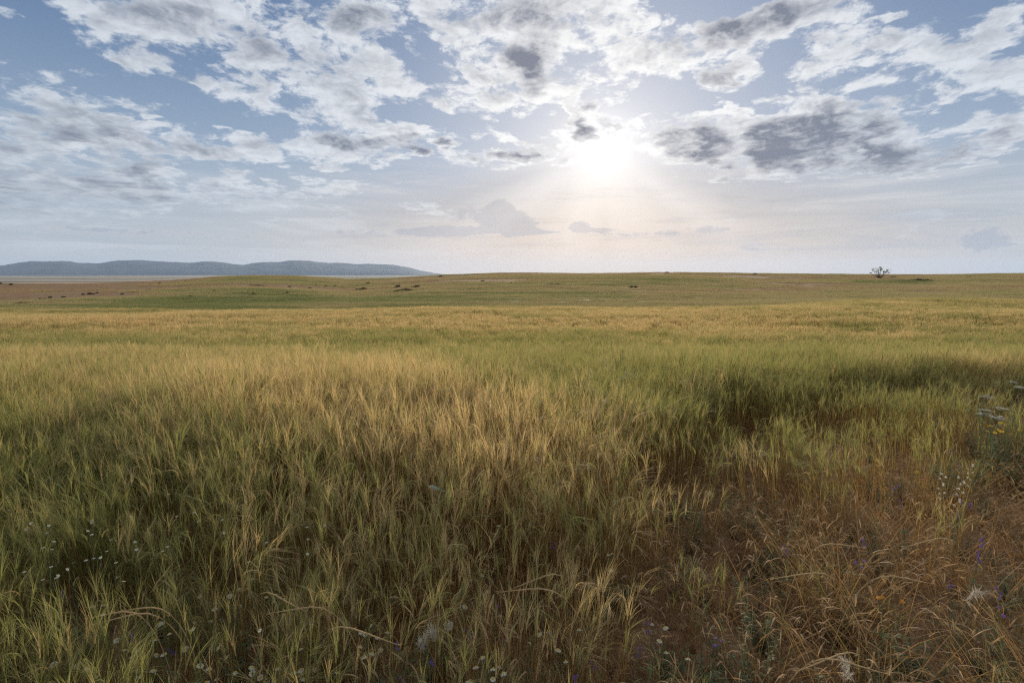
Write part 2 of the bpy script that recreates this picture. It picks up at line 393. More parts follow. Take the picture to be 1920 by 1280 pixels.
def gold(x, y):
    """ripeness of the barley, 0 green .. 1 straw"""
    g = .41 + (fbm(x, y, 5.0, 3, 31) - .5) * 1.0 + (fbm(x, y, .9, 2, 33) - .5) * .6
    g = g + (fbm(x * .30, y, 1.5, 3, 35) - .5) * .9 * smooth(y, 6, 14)
    u = x / np.maximum(y, 1.); yb = y * (1 + .45 * smooth(u, .15, .6))
    g = g + .34 * blob(u, y, -.38, 5.6, .42, 3.6) + .15 * blob(x, y, .3, 3.4, 2.0, 1.2) + .26 * blob(x, y, -.5, 2.2, 1.0, 1.3)
    g = g - .30 * blob(u, y, -1.05, 3.2, .34, 2.2)
    g = g - .46 * blob(u, y, .60, 13, .62, 9.)
    g = g - .22 * smooth(yb, 11, 16) * (1 - smooth(yb, 28, 35)) * (1 - .6 * blob(u, 0, -.1, 0, .25, 1))
    g = g + .33 * smooth(yb, 31, 39) * (1 - smooth(y, 62, 84)) * (1 - .85 * smooth(u, .32, .72))
    return np.clip(g, 0, 1)
def hill_tone(x, y):
    """0 fresh green, .5 dry grass, 1 bare reddish earth"""
    u = x / np.maximum(y, 30.)
    t = .41 + (fbm(x * .40, y, 20, 4, 41) - .5) * 1.05 + (fbm(x * .22, y, 4.5, 3, 43) - .5) * .75
    t = t - .16 * smooth(y, 100, 118) * (1 - smooth(y, 140, 170)) * (1 - .7 * smooth(u, .0, .35))
    t = t + .60 * blob(u, y, -.27, 192, .17, 13) + .45 * blob(u, y, -.47, 205, .10, 14) + .34 * blob(u, y, -.02, 222, .15, 10) + .16 * blob(u, y, .60, 245, .4, 12)
    t = t + .08 * blob(u, y, .6, 110, .5, 60) + .13 * smooth(u, -.05, .3) * (1 - smooth(y, 125, 190)) + .16 * smooth(y, 225, 270)
    t = np.where(u > -.4, np.minimum(t, .44 + .6 * smooth(y, 150, 180)), t)
    t = t + .70 * smooth(-u + (y - 180) * .0012, .58, .86) * smooth(y, 105, 150)
    return np.clip(t, 0, 1)

# ------------------------------------------------------------------ ground sheet
def ground_material():
    m, nt = new_mat('earth')
    a = attr(nt, 'pa'); tone, bar, far = sep(nt, a)
    p = position(nt)
    n1 = noise(nt, p, 3.0, 6, .6); n2 = noise(nt, p, 40., 4, .65); n3 = noise(nt, p, .22, 5, .6)
    soil = mix(nt, n1.step(.35, .65), (.130, .066, .036), (.240, .138, .078))
    soil = mix(nt, n2.step(.56, .68) * .8, soil, (.42, .31, .21))
    soil = mix(nt, n2.step(.44, .33) * .6, soil, (.070, .038, .024))
    # far: grass seen from afar
    st = noise(nt, vm(nt, 'MULTIPLY', p, (.10, .55, 1.)), 1.0, 6, .62)
    st2 = noise(nt, vm(nt, 'MULTIPLY', p, (.9, 2.2, 1.)), 1.0, 3, .6)
    tt = (tone + (st - .5) * .55 + (st2 - .5) * .35)
    gr = mix(nt, tt.step(.08, .48), (.115, .128, .050), (.215, .175, .085))
    gr = mix(nt, tt.step(.50, .85), gr, (.190, .122, .066))
    gr = mix(nt, (st2.step(.58, .70)) * tt.step(.5, .8) * .8, gr, (.080, .050, .030))
    # very far plain: pale stubble and dark scrub in strips
    fs = noise(nt, vm(nt, 'MULTIPLY', p, (.00025, .0012, 0.)), 1.0, 6, .6)
    fs2 = noise(nt, vm(nt, 'MULTIPLY', p, (.002, .006, 0.)), 1.0, 4, .6)
    pl = mix(nt, (fs * .7 + fs2 * .3).step(.44, .56), (.085, .092, .066), (.36, .27, .18))
    col = mix(nt, far.step(0., .5), soil, gr)
    col = mix(nt, far.step(.5, 1.), col, pl)
    surface(nt, col, .95, bump=n2 * .6 + n1, bump_k=.8, dist=.03, spec=.1)
    return m
def build_ground():
    az = np.concatenate([np.arange(-62, 62, .3), np.arange(62, 298, 4.0)])
    r = [0.0]; q = .25
    while q < 23500:
        r.append(q)
        q *= 1.0 + (.022 if q < 12 else .03 if q < 60 else .014 if q < 320 else .05)
    r = np.array(r[1:])
    A, Rr = np.meshgrid(np.radians(az), r)
    X = Rr * np.sin(A); Y = Rr * np.cos(A); Z = ground_z(X, Y)
    b = bare(X, Y)
    micro = (fbm(X, Y, .30, 3, 61) - .5) * .07 * (1 - smooth(Rr, 9, 14))
    Z = Z + micro
    na, nr = len(az), len(r)
    V = np.stack([X, Y, Z], -1).reshape(-1, 3)
    V = np.vstack([V, [[0, 0, float(ground_z(0, 0))]]])
    i, j = np.meshgrid(np.arange(nr - 1), np.arange(na), indexing='ij'); j2 = (j + 1) % na
    F = np.stack([i * na + j, (i + 1) * na + j, (i + 1) * na + j2, i * na + j2], -1).reshape(-1, 4)
    c = nr * na
    T = [(c, k_, (k_ + 1) % na) for k_ in range(na)]
    me = bpy.data.meshes.new('ground')
    me.from_pydata(V.tolist(), [], F.tolist() + T)
    tone = hill_tone(X, Y); far = .5 * smooth(Y, 60, 85) + .5 * smooth(Y, 420, 900)
    att = np.stack([tone, b, far, np.ones_like(b)], -1).reshape(-1, 4); att = np.vstack([att, [[0, 0, 0, 1]]])
    at = me.attributes.new('pa', 'FLOAT_COLOR', 'POINT'); at.data.foreach_set('color', att.astype('f').ravel())
    me.materials.append(ground_material())
    me.polygons.foreach_set('use_smooth', [True] * len(me.polygons)); me.update()
    # normals up
    if me.polygons[10].normal.z < 0: me.flip_normals()
    tag(link(bpy.data.objects.new('ground', me)), 'earth and rolling grassland under the barley field', kind='structure')
build_ground()

# ---- the far range of table hills
def build_hills():
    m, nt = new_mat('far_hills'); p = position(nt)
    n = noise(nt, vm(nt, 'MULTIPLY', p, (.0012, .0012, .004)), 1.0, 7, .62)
    slope = mix(nt, n.step(.40, .60), (.055, .068, .082), (.074, .086, .096))  # part of the haze blue is put into the slope colour
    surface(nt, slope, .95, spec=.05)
    px = [-1.50, -1.35, -1.2, -1.08, -1.0, -.97, -.93, -.90, -.87, -.84, -.80, -.77, -.73, -.70, -.67, -.64, -.62, -.60, -.56, -.54, -.52, -.50, -.475, -.45, -.42, -.39, -.36, -.33, -.30, -.27, -.24, -.22, -.20, -.17, -.14, -.11, -.06]
    h = [8, 18, 14, 9, 14, 17, 22, 22, 23, 20, 18, 22, 23, 22.5, 21, 20.5, 20, 21, 20.5, 18, 17, 19.5, 21.5, 21, 24, 22.5, 20, 19, 17, 18, 16.5, 15, 12, 5.5, 1, -2, -5]
    D0 = 14000.
    us = np.linspace(-1.15, -.06, 460)
    rs_ = np.linspace(0, 1, 34)
    hh = np.interp(us, px, h) / 960 * D0 * 1.30 + 30
    rng = np.random.RandomState(3)
    V = []
    for k_, u in enumerate(us):
        for q in rs_:
            y = D0 + (q - .0) * 5200 + 1500 * (u + .9)
            x = u * y
            prof = min(1.0, (q / .5)) ** .62 if q < .5 else max(0., 1 - ((q - .5) / .5) ** 3 * 1.02)
            n_ = float(fbm(x, y, 700, 4, 71)); n2 = float(fbm(x, y, 260, 3, 75))
            z = PLAIN_Z - 25 + hh[k_] * (y / (D0 + 2600)) * prof * (.93 + .14 * n_) + (n2 - .5) * 45 * prof * (1 - .6 * prof) + (float(fbm(x, y, 480, 4, 77)) - .5) * 75 * prof
            V.append((x, y, z))
    nr = len(rs_); F = []
    for k_ in range(len(us) - 1):
        for j in range(nr - 1):
            a = k_ * nr + j; F.append((a, a + nr, a + nr + 1, a + 1))
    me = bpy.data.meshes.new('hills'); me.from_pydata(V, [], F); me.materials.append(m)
    me.polygons.foreach_set('use_smooth', [True] * len(me.polygons)); me.update()
    if me.polygons[5].normal.z < 0: me.flip_normals()
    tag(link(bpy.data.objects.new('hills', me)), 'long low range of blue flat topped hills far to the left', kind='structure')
build_hills()

# ------------------------------------------------------------------ plants of the field
def plant_material(name, green, mid, straw, base, ear_green, ear_gold, transl=.40):
    """pa = (height along the part, part id 0 stem .5 leaf 1 ear, random); tone (instancer) = (ripeness, dryness, random)"""
    m, nt = new_mat(name)
    t, part, rnd = sep(nt, attr(nt, 'pa'))
    g, dry, ir = sep(nt, attr(nt, 'tone', 'INSTANCER'))
    gg = (g + (rnd - .5) * 1.35 + (ir - .5) * .20).sat()
    body = mix(nt, gg.step(.15, .62), green, mid)
    body = mix(nt, gg.step(.55, .95), body, straw)
    body = mix(nt, (t.step(.80, .05) * (.60 + .40 * dry)) * part.step(.9, .6), body, base)
    body = mix(nt, (dry * .75), body, mix(nt, rnd, base, straw))
    ear = mix(nt, (gg + .18).sat().step(.1, .8), ear_green, ear_gold)
    col = mix(nt, part.step(.75, .9), body, ear)
    col = mix(nt, rnd.step(.15, 1.) * .60, col, vm(nt, 'MULTIPLY', col, (.45, .42, .36)))
    col = mix(nt, rnd.step(.30, .0) * .30, col, vm(nt, 'MULTIPLY', col, (1.5, 1.45, 1.3)))
    surface(nt, col, .65, transl=transl, tcol=vm(nt, 'MULTIPLY', col, (1.15, 1.1, .8)), spec=.25)
    return m
M_BARLEY = plant_material('barley', (.076, .150, .032), (.240, .215, .062), (.450, .285, .130), (.310, .140, .055), (.260, .262, .100), (.620, .470, .265), .48)
M_DRY = plant_material('dry_grass', (.150, .150, .055), (.250, .170, .080), (.370, .225, .115), (.200, .105, .058), (.290, .195, .100), (.500, .335, .200), .46)
M_WEED = plant_material('weed', (.090, .125, .058), (.160, .170, .090), (.230, .190, .105), (.120, .080, .045), (.110, .110, .080), (.200, .170, .110), .3)

def curve(p0, d0, L, bend, n, rng, droop=0.):
    """points of a blade leaving p0 along d0, bending"""
    p = np.array(p0, float); d = np.array(d0, float); d /= np.linalg.norm(d); out = [p.copy()]
    st = L / n
    for i in range(n):
        d = d + np.array(bend) / n + np.array((0, 0, -droop)) * (i + 1) / (n * n) * 2
        d /= np.linalg.norm(d); p = p + d * st; out.append(p.copy())
    return out, d
def rside(rng):
    a = rng.rand() * math.tau; return (math.cos(a), math.sin(a), 0)
def r_leaves(rng): return 1 + (rng.rand() < .7)
def barley_stem(mb, rng, x, y, h, lod=0, lean=(.10, .02)):
    a = rng.rand() * math.tau; k_ = rng.rand() ** 1.5 * .20
    d0 = (math.cos(a) * k_ * .7, math.sin(a) * k_ * .7, 1)
    rnd = rng.rand(); n = 4 if lod == 0 else 3
    b = (lean[0] * .7 + rng.randn() * .08, lean[1] + rng.randn() * .08, 0)
    pts, d = curve((x, y, 0), d0, h, b, n, rng)
    w = (.0030 + .0016 * rng.rand()) if lod == 0 else .0062
    mb.ribbon(pts, [w] * n + [w * .7], rside(rng), 0, rnd)
    # leaves
    for q in range(r_leaves(rng) if lod == 0 else 1):
        f = .12 + .68 * rng.rand(); i = int(f * n); p = pts[i] + (pts[i + 1] - pts[i]) * (f * n - i)
        a = rng.rand() * math.tau; L = .09 + .13 * rng.rand(); o_ = .04 + .26 * rng.rand()
        lp, _ = curve(p, (math.cos(a) * o_, math.sin(a) * o_, 1), L, (math.cos(a) * .5, math.sin(a) * .5, 0), 3 if lod else 4, rng, droop=2.4 * rng.rand() ** 3)
        w0 = (.0048 if lod == 0 else .009) * (.6 + .6 * rng.rand())
        ws = [w0 * .6, w0, w0 * .8, w0 * .45, w0 * .05] if lod == 0 else [w0 * .7, w0, w0 * .6, 0.0005]
        mb.ribbon(lp, ws, (-math.sin(a), math.cos(a), 0), .5, rng.rand(), f, min(1, f + .35))
    # ear, nodding, with its awns
    nod = rng.rand() ** 4 * 1.9 + .03; a = math.atan2(lean[1], lean[0]) + rng.randn() * 1.1
    ep, ed = curve(pts[-1], d, .075 + .02 * rng.rand(), (math.cos(a) * nod, math.sin(a) * nod, 0), 3, rng, droop=nod * .5)
    er = rng.rand()
    sx = rside(rng); sy = np.cross(ed, sx); sy = sy / (np.linalg.norm(sy) + 1e-6)
    if lod == 0:
        mb.ribbon(ep, [.004, .008, .008, .004], sx, 1, er); mb.ribbon(ep, [.004, .006, .006, .003], tuple(sy), 1, er)
        na = 9
    else:
        mb.ribbon(ep, [.007, .012, .012, .006], sx, 1, er); na = 4
    for q in range(na):
        i = q % 3; p = ep[i] + (ep[i + 1] - ep[i]) * rng.rand()
        off = rng.randn(3) * .11; dd = ed + off
        L = .10 + .06 * rng.rand()
        ap, _ = curve(p, dd, L, (off[0] * .8, off[1] * .8, 0), 2, rng, droop=.15)
        w = .0018 if lod == 0 else .0040
        mb.ribbon(ap, [w, w, w * .25], rside(rng), 1, er * .6 + .1)
def dead_leaf(mb, rng, x, y, L, part=.5):
    a = rng.rand() * math.tau
    lp, _ = curve((x, y, 0), (math.cos(a), math.sin(a), .9 * rng.rand() + .3), L, (math.cos(a), math.sin(a), 0), 3, rng, droop=1.5)
    w0 = .004 + .005 * rng.rand(); mb.ribbon(lp, [w0 * .7, w0, w0 * .7, 0.0004], (-math.sin(a), math.cos(a), 0), part, rng.rand(), 0, .3)

def proto_collection(name, makers, mat):
    c = bpy.data.collections.new(name)
    for i, f in enumerate(makers):
        mb = MB(); f(mb); c.objects.link(bpy.data.objects.new('%s_%02d' % (name, i), mb.mesh(name, mat)))
    return c
def scatter(name, label, coll, X, Y, scl, tone, rng, lean=.0, sink=0.0, zrot=True, cat=None):
    """ONE stuff object: points that carry plant clumps through a geometry node tree"""
    n = len(X); Z = ground_z(X, Y) - sink
    me = bpy.data.meshes.new(name); me.vertices.add(n)
    me.vertices.foreach_set('co', np.stack([X, Y, Z], -1).astype('f').ravel())
    def put(nm, ty, arr, key):
        at = me.attributes.new(nm, ty, 'POINT'); at.data.foreach_set(key, np.ascontiguousarray(arr).ravel())
    rot = np.stack([rng.randn(n) * lean, rng.randn(n) * lean, (rng.rand(n) * math.tau if zrot else rng.randn(n) * .5)], -1).astype('f')
    put('rot', 'FLOAT_VECTOR', rot, 'vector'); put('scl', 'FLOAT_VECTOR', np.asarray(scl, 'f'), 'vector')
    put('tone', 'FLOAT_VECTOR', np.asarray(tone, 'f'), 'vector')
    put('idx', 'INT', rng.randint(0, len(coll.objects), n).astype('i'), 'value')
    me.update()
    o = link(bpy.data.objects.new(name, me))
    g = bpy.data.node_groups.new(name, 'GeometryNodeTree')
    g.interface.new_socket('Geometry', in_out='INPUT', socket_type='NodeSocketGeometry')
    g.interface.new_socket('Geometry', in_out='OUTPUT', socket_type='NodeSocketGeometry')
    gi, go = g.nodes.new('NodeGroupInput'), g.nodes.new('NodeGroupOutput')
    ip = g.nodes.new('GeometryNodeInstanceOnPoints'); ci = g.nodes.new('GeometryNodeCollectionInfo')
    ci.inputs['Collection'].default_value = coll; ci.inputs['Separate Children'].default_value = True
    ci.inputs['Reset Children'].default_value = True
    def named(nm, ty):
        q = g.nodes.new('GeometryNodeInputNamedAttribute'); q.data_type = ty; q.inputs[0].default_value = nm
        return [s_ for s_ in q.outputs if s_.enabled and s_.name == 'Attribute'][0]
    e = g.nodes.new('FunctionNodeEulerToRotation'); g.links.new(named('rot', 'FLOAT_VECTOR'), e.inputs[0])
    g.links.new(gi.outputs[0], ip.inputs['Points']); g.links.new(ci.outputs[0], ip.inputs['Instance'])
    ip.inputs['Pick Instance'].default_value = True
    g.links.new(named('idx', 'INT'), ip.inputs['Instance Index']); g.links.new(e.outputs[0], ip.inputs['Rotation'])
    g.links.new(named('scl', 'FLOAT_VECTOR'), ip.inputs['Scale']); g.links.new(ip.outputs[0], go.inputs[0])
    md = o.modifiers.new('plants', 'NODES'); md.node_group = g
    tag(o, label, cat, kind='stuff'); return o
def wedge(rng, y0, y1, dens, umax=1.12, pad=1.2):
    """random points of the ground in front of the camera between two depths, dens per square metre"""
    xm = umax * y1 + pad; n = int((y1 - y0) * 2 * xm * dens)
    X = (rng.rand(n) * 2 - 1) * xm; Y = y0 + (y1 - y0) * rng.rand(n)
    k_ = np.abs(X) < umax * Y + pad; return X[k_], Y[k_]

def build_field():
    rng = np.random.RandomState(11)
    # prototypes
    def near_clump(seed, n=13, rad=.17):
        def f(mb):
            r = np.random.RandomState(seed)
            for q in range(n):
                a = r.rand() * math.tau; d = math.sqrt(r.rand()) * rad
                barley_stem(mb, r, math.cos(a) * d, math.sin(a) * d, .44 + .28 * r.rand() ** .7, 0)
            for q in range(11):                    # thin dry tillers low in the stand
                a = r.rand() * math.tau; d = math.sqrt(r.rand()) * rad; s_ = .4 * r.rand()
                pts, _ = curve((math.cos(a) * d, math.sin(a) * d, 0), (math.cos(a) * s_, math.sin(a) * s_, 1), .14 + .30 * r.rand(), (.1 * r.randn(), .1 * r.randn(), 0), 3, r, droop=.8 * r.rand() ** 2)
                w = .0030 + .0020 * r.rand(); mb.ribbon(pts, [w, w, w * .8, w * .3], rside(r), 0, r.rand(), 0., .25)
            for q in range(5): dead_leaf(mb, r, r.randn() * rad * .6, r.randn() * rad * .6, .08 + .10 * r.rand())
        return f
    def mid_clump(seed, n=20, rad=.26):
        def f(mb):
            r = np.random.RandomState(seed)
            for q in range(n):
                a = r.rand() * math.tau; d = math.sqrt(r.rand()) * rad
                barley_stem(mb, r, math.cos(a) * d, math.sin(a) * d, .44 + .2 * r.rand(), 1)
        return f
    cn = proto_collection('barley_plants', [near_clump(100 + i) for i in range(14)], M_BARLEY)
    cm = proto_collection('barley_stand', [mid_clump(200 + i) for i in range(8)], M_BARLEY)
    # near field
    X, Y = wedge(rng, .8, 12, 76, pad=2.4)
    side = line_side(X, Y); b = bare(X, Y)
    patch = fbm(X, Y, .9, 2, 81)
    keep = (1 - smooth(side, -.35, .35)) * (1 - .85 * smooth(b, .25, .75)) * (.62 + .38 * smooth(patch, .25, .5))
    keep *= .75 + .25 * smooth(Y, 1.6, 3.4)
    keep = np.maximum(keep, (.06 + .22 * smooth(Y, 2.8, 4.4) + .35 * smooth(Y, 5.8, 8.0)) * (.35 + .35 * smooth(Y, 5, 7) + (1.2 - .7 * smooth(Y, 5, 7)) * smooth(patch, .35, .6)) * (1 - smooth(side, 1.5, 4.5)))
    k_ = rng.rand(len(X)) < keep; X, Y, b, side = X[k_], Y[k_], b[k_], side[k_]
    n = len(X)
    h = (.80 + .30 * fbm(X, Y, 1.6, 2, 83) + rng.randn(n) * .09) * (1 - .30 * smooth(side, -.4, .6)) * (.66 + .34 * smooth(Y, 1.5, 3.8))
    g = gold(X, Y) + rng.randn(n) * .15 - .22 * smooth(side, -.6, .4) * smooth(Y, 2.5, 4.5)
    dry = np.clip(.20 + .42 * blob(X, Y, -.2, 2.4, 1.5, 1.5) + .35 * (fbm(X, Y, 1.5, 2, 85) - .4) + .5 * smooth(side, -1.5, 0), 0, .8)
    scatter('barley_near', 'ripening barley with bearded ears close to the viewer', cn, X, Y, np.stack([h * 1.02, h * 1.02, h], -1), np.stack([g, dry, rng.rand(n)], -1), rng, .05)
    # the field further out
    X, Y = wedge(rng, 12, 34, 10., pad=3); X2, Y2 = wedge(rng, 34, 104, 4.0, pad=3)
    X = np.concatenate([X, X2]); Y = np.concatenate([Y, Y2]); n = len(X)
    h = (.78 + .34 * fbm(X, Y, 3, 2, 83) + rng.randn(n) * .11); w = 1.0 + .6 * smooth(Y, 30, 45)
    g = gold(X, Y) + rng.randn(n) * .28 - .04
    scatter('barley_far', 'barley in green and straw coloured bands reaching to the dip', cm, X, Y, np.stack([h * w, h * w, h], -1), np.stack([g, np.full(n, .12), rng.rand(n)], -1), rng, .04)
    return cn
build_field()

# ------------------------------------------------------------------ verge plants and hill grass
def build_verge():
    rng = np.random.RandomState(23)
    def dry_tuft(seed):
        def f(mb):
            r = np.random.RandomState(seed); drp = .3 + 1.6 * r.rand() ** 2; H = .20 + .32 * r.rand()
            for q in range(22):
                a = r.rand() * math.tau; s_ = .12 + .45 * r.rand()
                x, y = r.randn(2) * .045; L = H * (.6 + .6 * r.rand()); rr = r.rand()
                pts, d = curve((x, y, 0), (math.cos(a) * s_, math.sin(a) * s_, 1), L, (math.cos(a) * .3, math.sin(a) * .3, 0), 4, r, droop=drp * r.rand() ** 1.6)
                w = .0024 + .0018 * r.rand(); mb.ribbon(pts, [w, w, w, w * .8, w * .4], rside(r), 0, rr)
                if r.rand() < .38:                 # a soft nodding head
                    ep, ed = curve(pts[-1], d, .05 + .03 * r.rand(), (math.cos(a) * .3, math.sin(a) * .3, 0), 3, r, droop=1.6 * r.rand())
                    er = r.rand()
                    mb.ribbon(ep, [.002, .0055, .0055, .002], rside(r), 1, er)
                    for z in range(5):
                        p = ep[z % 3]; off = r.randn(3) * .35
                        ap, _ = curve(p, ed + off, .03 + .02 * r.rand(), off * .6, 2, r)
                        mb.ribbon(ap, [.001, .001, .0004], rside(r), 1, er)
        return f
    def weed(seed):
        def f(mb):
            r = np.random.RandomState(seed); H = .16 + .20 * r.rand()
            for q in range(5 + r.randint(4)):
                a = r.rand() * math.tau; s_ = .2 + .5 * r.rand()
                pts, d = curve((0, 0, 0), (math.cos(a) * s_, math.sin(a) * s_, 1), H * (.6 + .5 * r.rand()), (0, 0, .3), 6, r)
                mb.ribbon(pts, [.003] * 6 + [.0015], rside(r), 0, r.rand())
                for z in range(26):
                    i = r.randint(1, 6); p = pts[i] + (pts[i] - pts[i - 1]) * -r.rand()
                    b = r.rand() * math.tau; L = .014 + .030 * r.rand() * (1 - i / 9)
                    lp, _ = curve(p, (math.cos(b), math.sin(b), .5), L, (0, 0, .2), 2, r, droop=.6)
                    w0 = L * .26; mb.ribbon(lp, [w0 * .5, w0, .0005], (-math.sin(b), math.cos(b), 0), .5, r.rand(), .5, 1)
        return f
    def litter(seed):
        def f(mb):
            r = np.random.RandomState(seed)
            for q in range(16):
                x, y = r.randn(2) * .10; a = r.rand() * math.tau; L = .03 + .10 * r.rand() ** 2
                lp, _ = curve((x, y, .004 + .012 * r.rand()), (math.cos(a), math.sin(a), .12 * r.randn()), L, (.1 * r.randn(), .1 * r.randn(), 0), 2, r)
                w = .0035 + .006 * r.rand(); mb.ribbon(lp, [w, w, w * .4], (-math.sin(a), math.cos(a), .2), 1, r.rand())
        return f
    cd = proto_collection('dry_grass', [dry_tuft(300 + i) for i in range(12)], M_DRY)
    cw = proto_collection('leafy_weeds', [weed(400 + i) for i in range(10)], M_WEED)
    cl = proto_collection('straw_litter', [litter(500 + i) for i in range(5)], M_DRY)
    # dry grass: thick on the verge at the right, thin under the barley
    X, Y = wedge(rng, .6, 12, 66, pad=2.4)
    side = line_side(X, Y); b = bare(X, Y); pt = fbm(X, Y, 1.1, 3, 91)
    keep = smooth(side, -1.3, -.1) * (1 - .25 * smooth(Y, 5, 8) * (1 - smooth(X / Y, .7, .95))) * (1 - .55 * smooth(b, .25, .75)) * (.62 + .38 * smooth(pt, .32, .58))
    keep = np.maximum(keep * .9, .16 * (1 - smooth(Y, 2.5, 5)) + .05)
    k_ = rng.rand(len(X)) < keep; X, Y, b = X[k_], Y[k_], b[k_]; n = len(X)
    h = (.52 + .52 * fbm(X, Y, 1.4, 3, 92) + rng.randn(n) * .10) * (1 - .4 * b)
    g = np.clip(.76 + .9 * (fbm(X, Y, .9, 3, 93) - .5) + .25 * blob(X, Y, 3.2, 3.2, 1.3, 1.0) + rng.randn(n) * .12, 0, 1)
    scatter('dry_grass', 'tangled dry brown grass on the verge', cd, X, Y, np.stack([h * 1.1, h * 1.1, h], -1), np.stack([g, np.clip(.5 + rng.randn(n) * .25, 0, 1), rng.rand(n)], -1), rng, .12)
    # leafy weeds
    X, Y = wedge(rng, .6, 10, 50, pad=2.4)
    side = line_side(X, Y); pt = fbm(X, Y, .8, 3, 95); b = bare(X, Y)
    keep = 1.0 * blob(X, Y, 1.1, 1.85, 2.6, .65) * smooth(pt, .35, .6) + .75 * smooth(side, 1.0, 3.0) * smooth(pt, .38, .58) + .22 * (1 - smooth(Y, 2.2, 4.5)) + .05
    keep *= 1 - .8 * smooth(b, .3, .8)
    k_ = rng.rand(len(X)) < keep; X, Y = X[k_], Y[k_]; n = len(X)
    h = .70 + .7 * fbm(X, Y, 1.0, 3, 96) + rng.randn(n) * .1 + .9 * smooth(X / Y, .78, .95) * smooth(Y, 2.6, 4.0)
    scatter('leafy_weeds', 'low grey green weeds among the grass', cw, X, Y, np.stack([h, h, h], -1), np.stack([np.clip(.3 + rng.randn(n) * .2, 0, 1), np.clip(.15 + rng.randn(n) * .15, 0, 1), rng.rand(n)], -1), rng, .10)
    X, Y = wedge(rng, .8, 11, 26, pad=1)
    side = line_side(X, Y); k_ = rng.rand(len(X)) < np.clip(.35 + smooth(bare(X, Y), .2, .6), 0, 1) * smooth(side, -2.5, -.5)
    X, Y = X[k_], Y[k_]; n = len(X)
    scatter('straw_litter', 'broken straw lying on the bare soil', cl, X, Y, np.ones((n, 3)), np.stack([.2 + .7 * rng.rand(n), .3 * rng.rand(n), rng.rand(n)], -1), rng, .03, sink=-.004)
    # crumbs and clods of earth on the bare places
    def clods(seed):
        def f(mb):
            r = np.random.RandomState(seed)
            for q in range(14):
                c = np.array((r.randn() * .13, r.randn() * .13, .0)); R_ = .006 + .020 * r.rand() ** 2; b = len(mb.v); rd = r.rand()
                for (x, y, z) in ((1, 0, .1), (.3, .9, 0), (-.8, .6, .1), (-.8, -.6, 0), (.3, -.9, .1), (.5, .3, .7), (-.4, .4, .75), (-.1, -.5, .65)):
                    mb.v.append(tuple(c + np.array((x, y, z)) * R_ * (.75 + .5 * r.rand()))); mb.a.append((1, 0, rd, 1))
                for t_ in ((0, 1, 5), (1, 2, 6), (2, 3, 6), (3, 4, 7), (4, 0, 5), (1, 6, 5), (3, 7, 6), (4, 5, 7), (5, 6, 7)): mb.f.append(tuple(b + k_ for k_ in t_))
        return f
    m, nt = new_mat('clod'); t, part, rnd = sep(nt, attr(nt, 'pa'))
    surface(nt, mix(nt, rnd, (.10, .052, .030), (.30, .19, .12)), .95, spec=.1)
    cc = proto_collection('soil_clods', [clods(700 + i) for i in range(5)], m)
    X, Y = wedge(rng, .9, 10, 22, pad=1); k_ = rng.rand(len(X)) < smooth(bare(X, Y), .12, .5) + .15
    X, Y = X[k_], Y[k_]; n = len(X); w = .7 + .8 * rng.rand(n)
    scatter('soil_clods', 'crumbs and clods of reddish earth', cc, X, Y, np.stack([w, w, w], -1), np.stack([w, w, w], -1), rng, .03, sink=.004)
    # hill grass
    def tuft(seed):
        def f(mb):
            r = np.random.RandomState(seed)
            for q in range(110):
                x, y = r.randn(2) * (.95, .55)
                a = r.rand() * math.tau; s_ = .35 * r.rand(); L = .16 + .26 * r.rand()
                pts, _ = curve((x, y, -.05), (math.cos(a) * s_, math.sin(a) * s_, 1), L, (.15, 0, 0), 2, r)
                w = .035 + .03 * r.rand(); mb.ribbon(pts, [w, w * .8, w * .15], rside(r), 0, r.rand())
        return f
    m, nt = new_mat('hill_grass')
    t, part, rnd = sep(nt, attr(nt, 'pa')); tone, hr, ir = sep(nt, attr(nt, 'tone', 'INSTANCER'))
    tt = (tone + (rnd - .5) * .30 + (ir - .5) * .22)
    col = mix(nt, tt.step(.08, .48), (.165, .180, .072), (.330, .275, .138))
    col = mix(nt, tt.step(.50, .85), col, (.270, .172, .110))
    surface(nt, col, .8, transl=.55, spec=.1)
    ch = proto_collection('hill_grass', [tuft(600 + i) for i in range(6)], m)
    X, Y = wedge(rng, 74, 130, 1.3, pad=4); X2, Y2 = wedge(rng, 130, 288, .62, pad=4)
    X = np.concatenate([X, X2]); Y = np.concatenate([Y, Y2])
    tn = hill_tone(X, Y) + (fbm(X * .3, Y, 3.2, 3, 97) - .5) * .45
    k_ = rng.rand(len(X)) < 1 - .90 * smooth(tn, .58, .82); X, Y, tn = X[k_], Y[k_], tn[k_]; n = len(X)
    h = (.75 + .5 * fbm(X, Y, 9, 2, 98)) * (1 - .45 * smooth(tn, .4, .9)); w = 1. + .5 * smooth(Y, 120, 200)
    scatter('hill_grass', 'short green and dry grass covering the long rise', ch, X, Y, np.stack([w, w, h], -1), np.stack([tn, h, rng.rand(n)], -1), rng, .03, zrot=False)
build_verge()

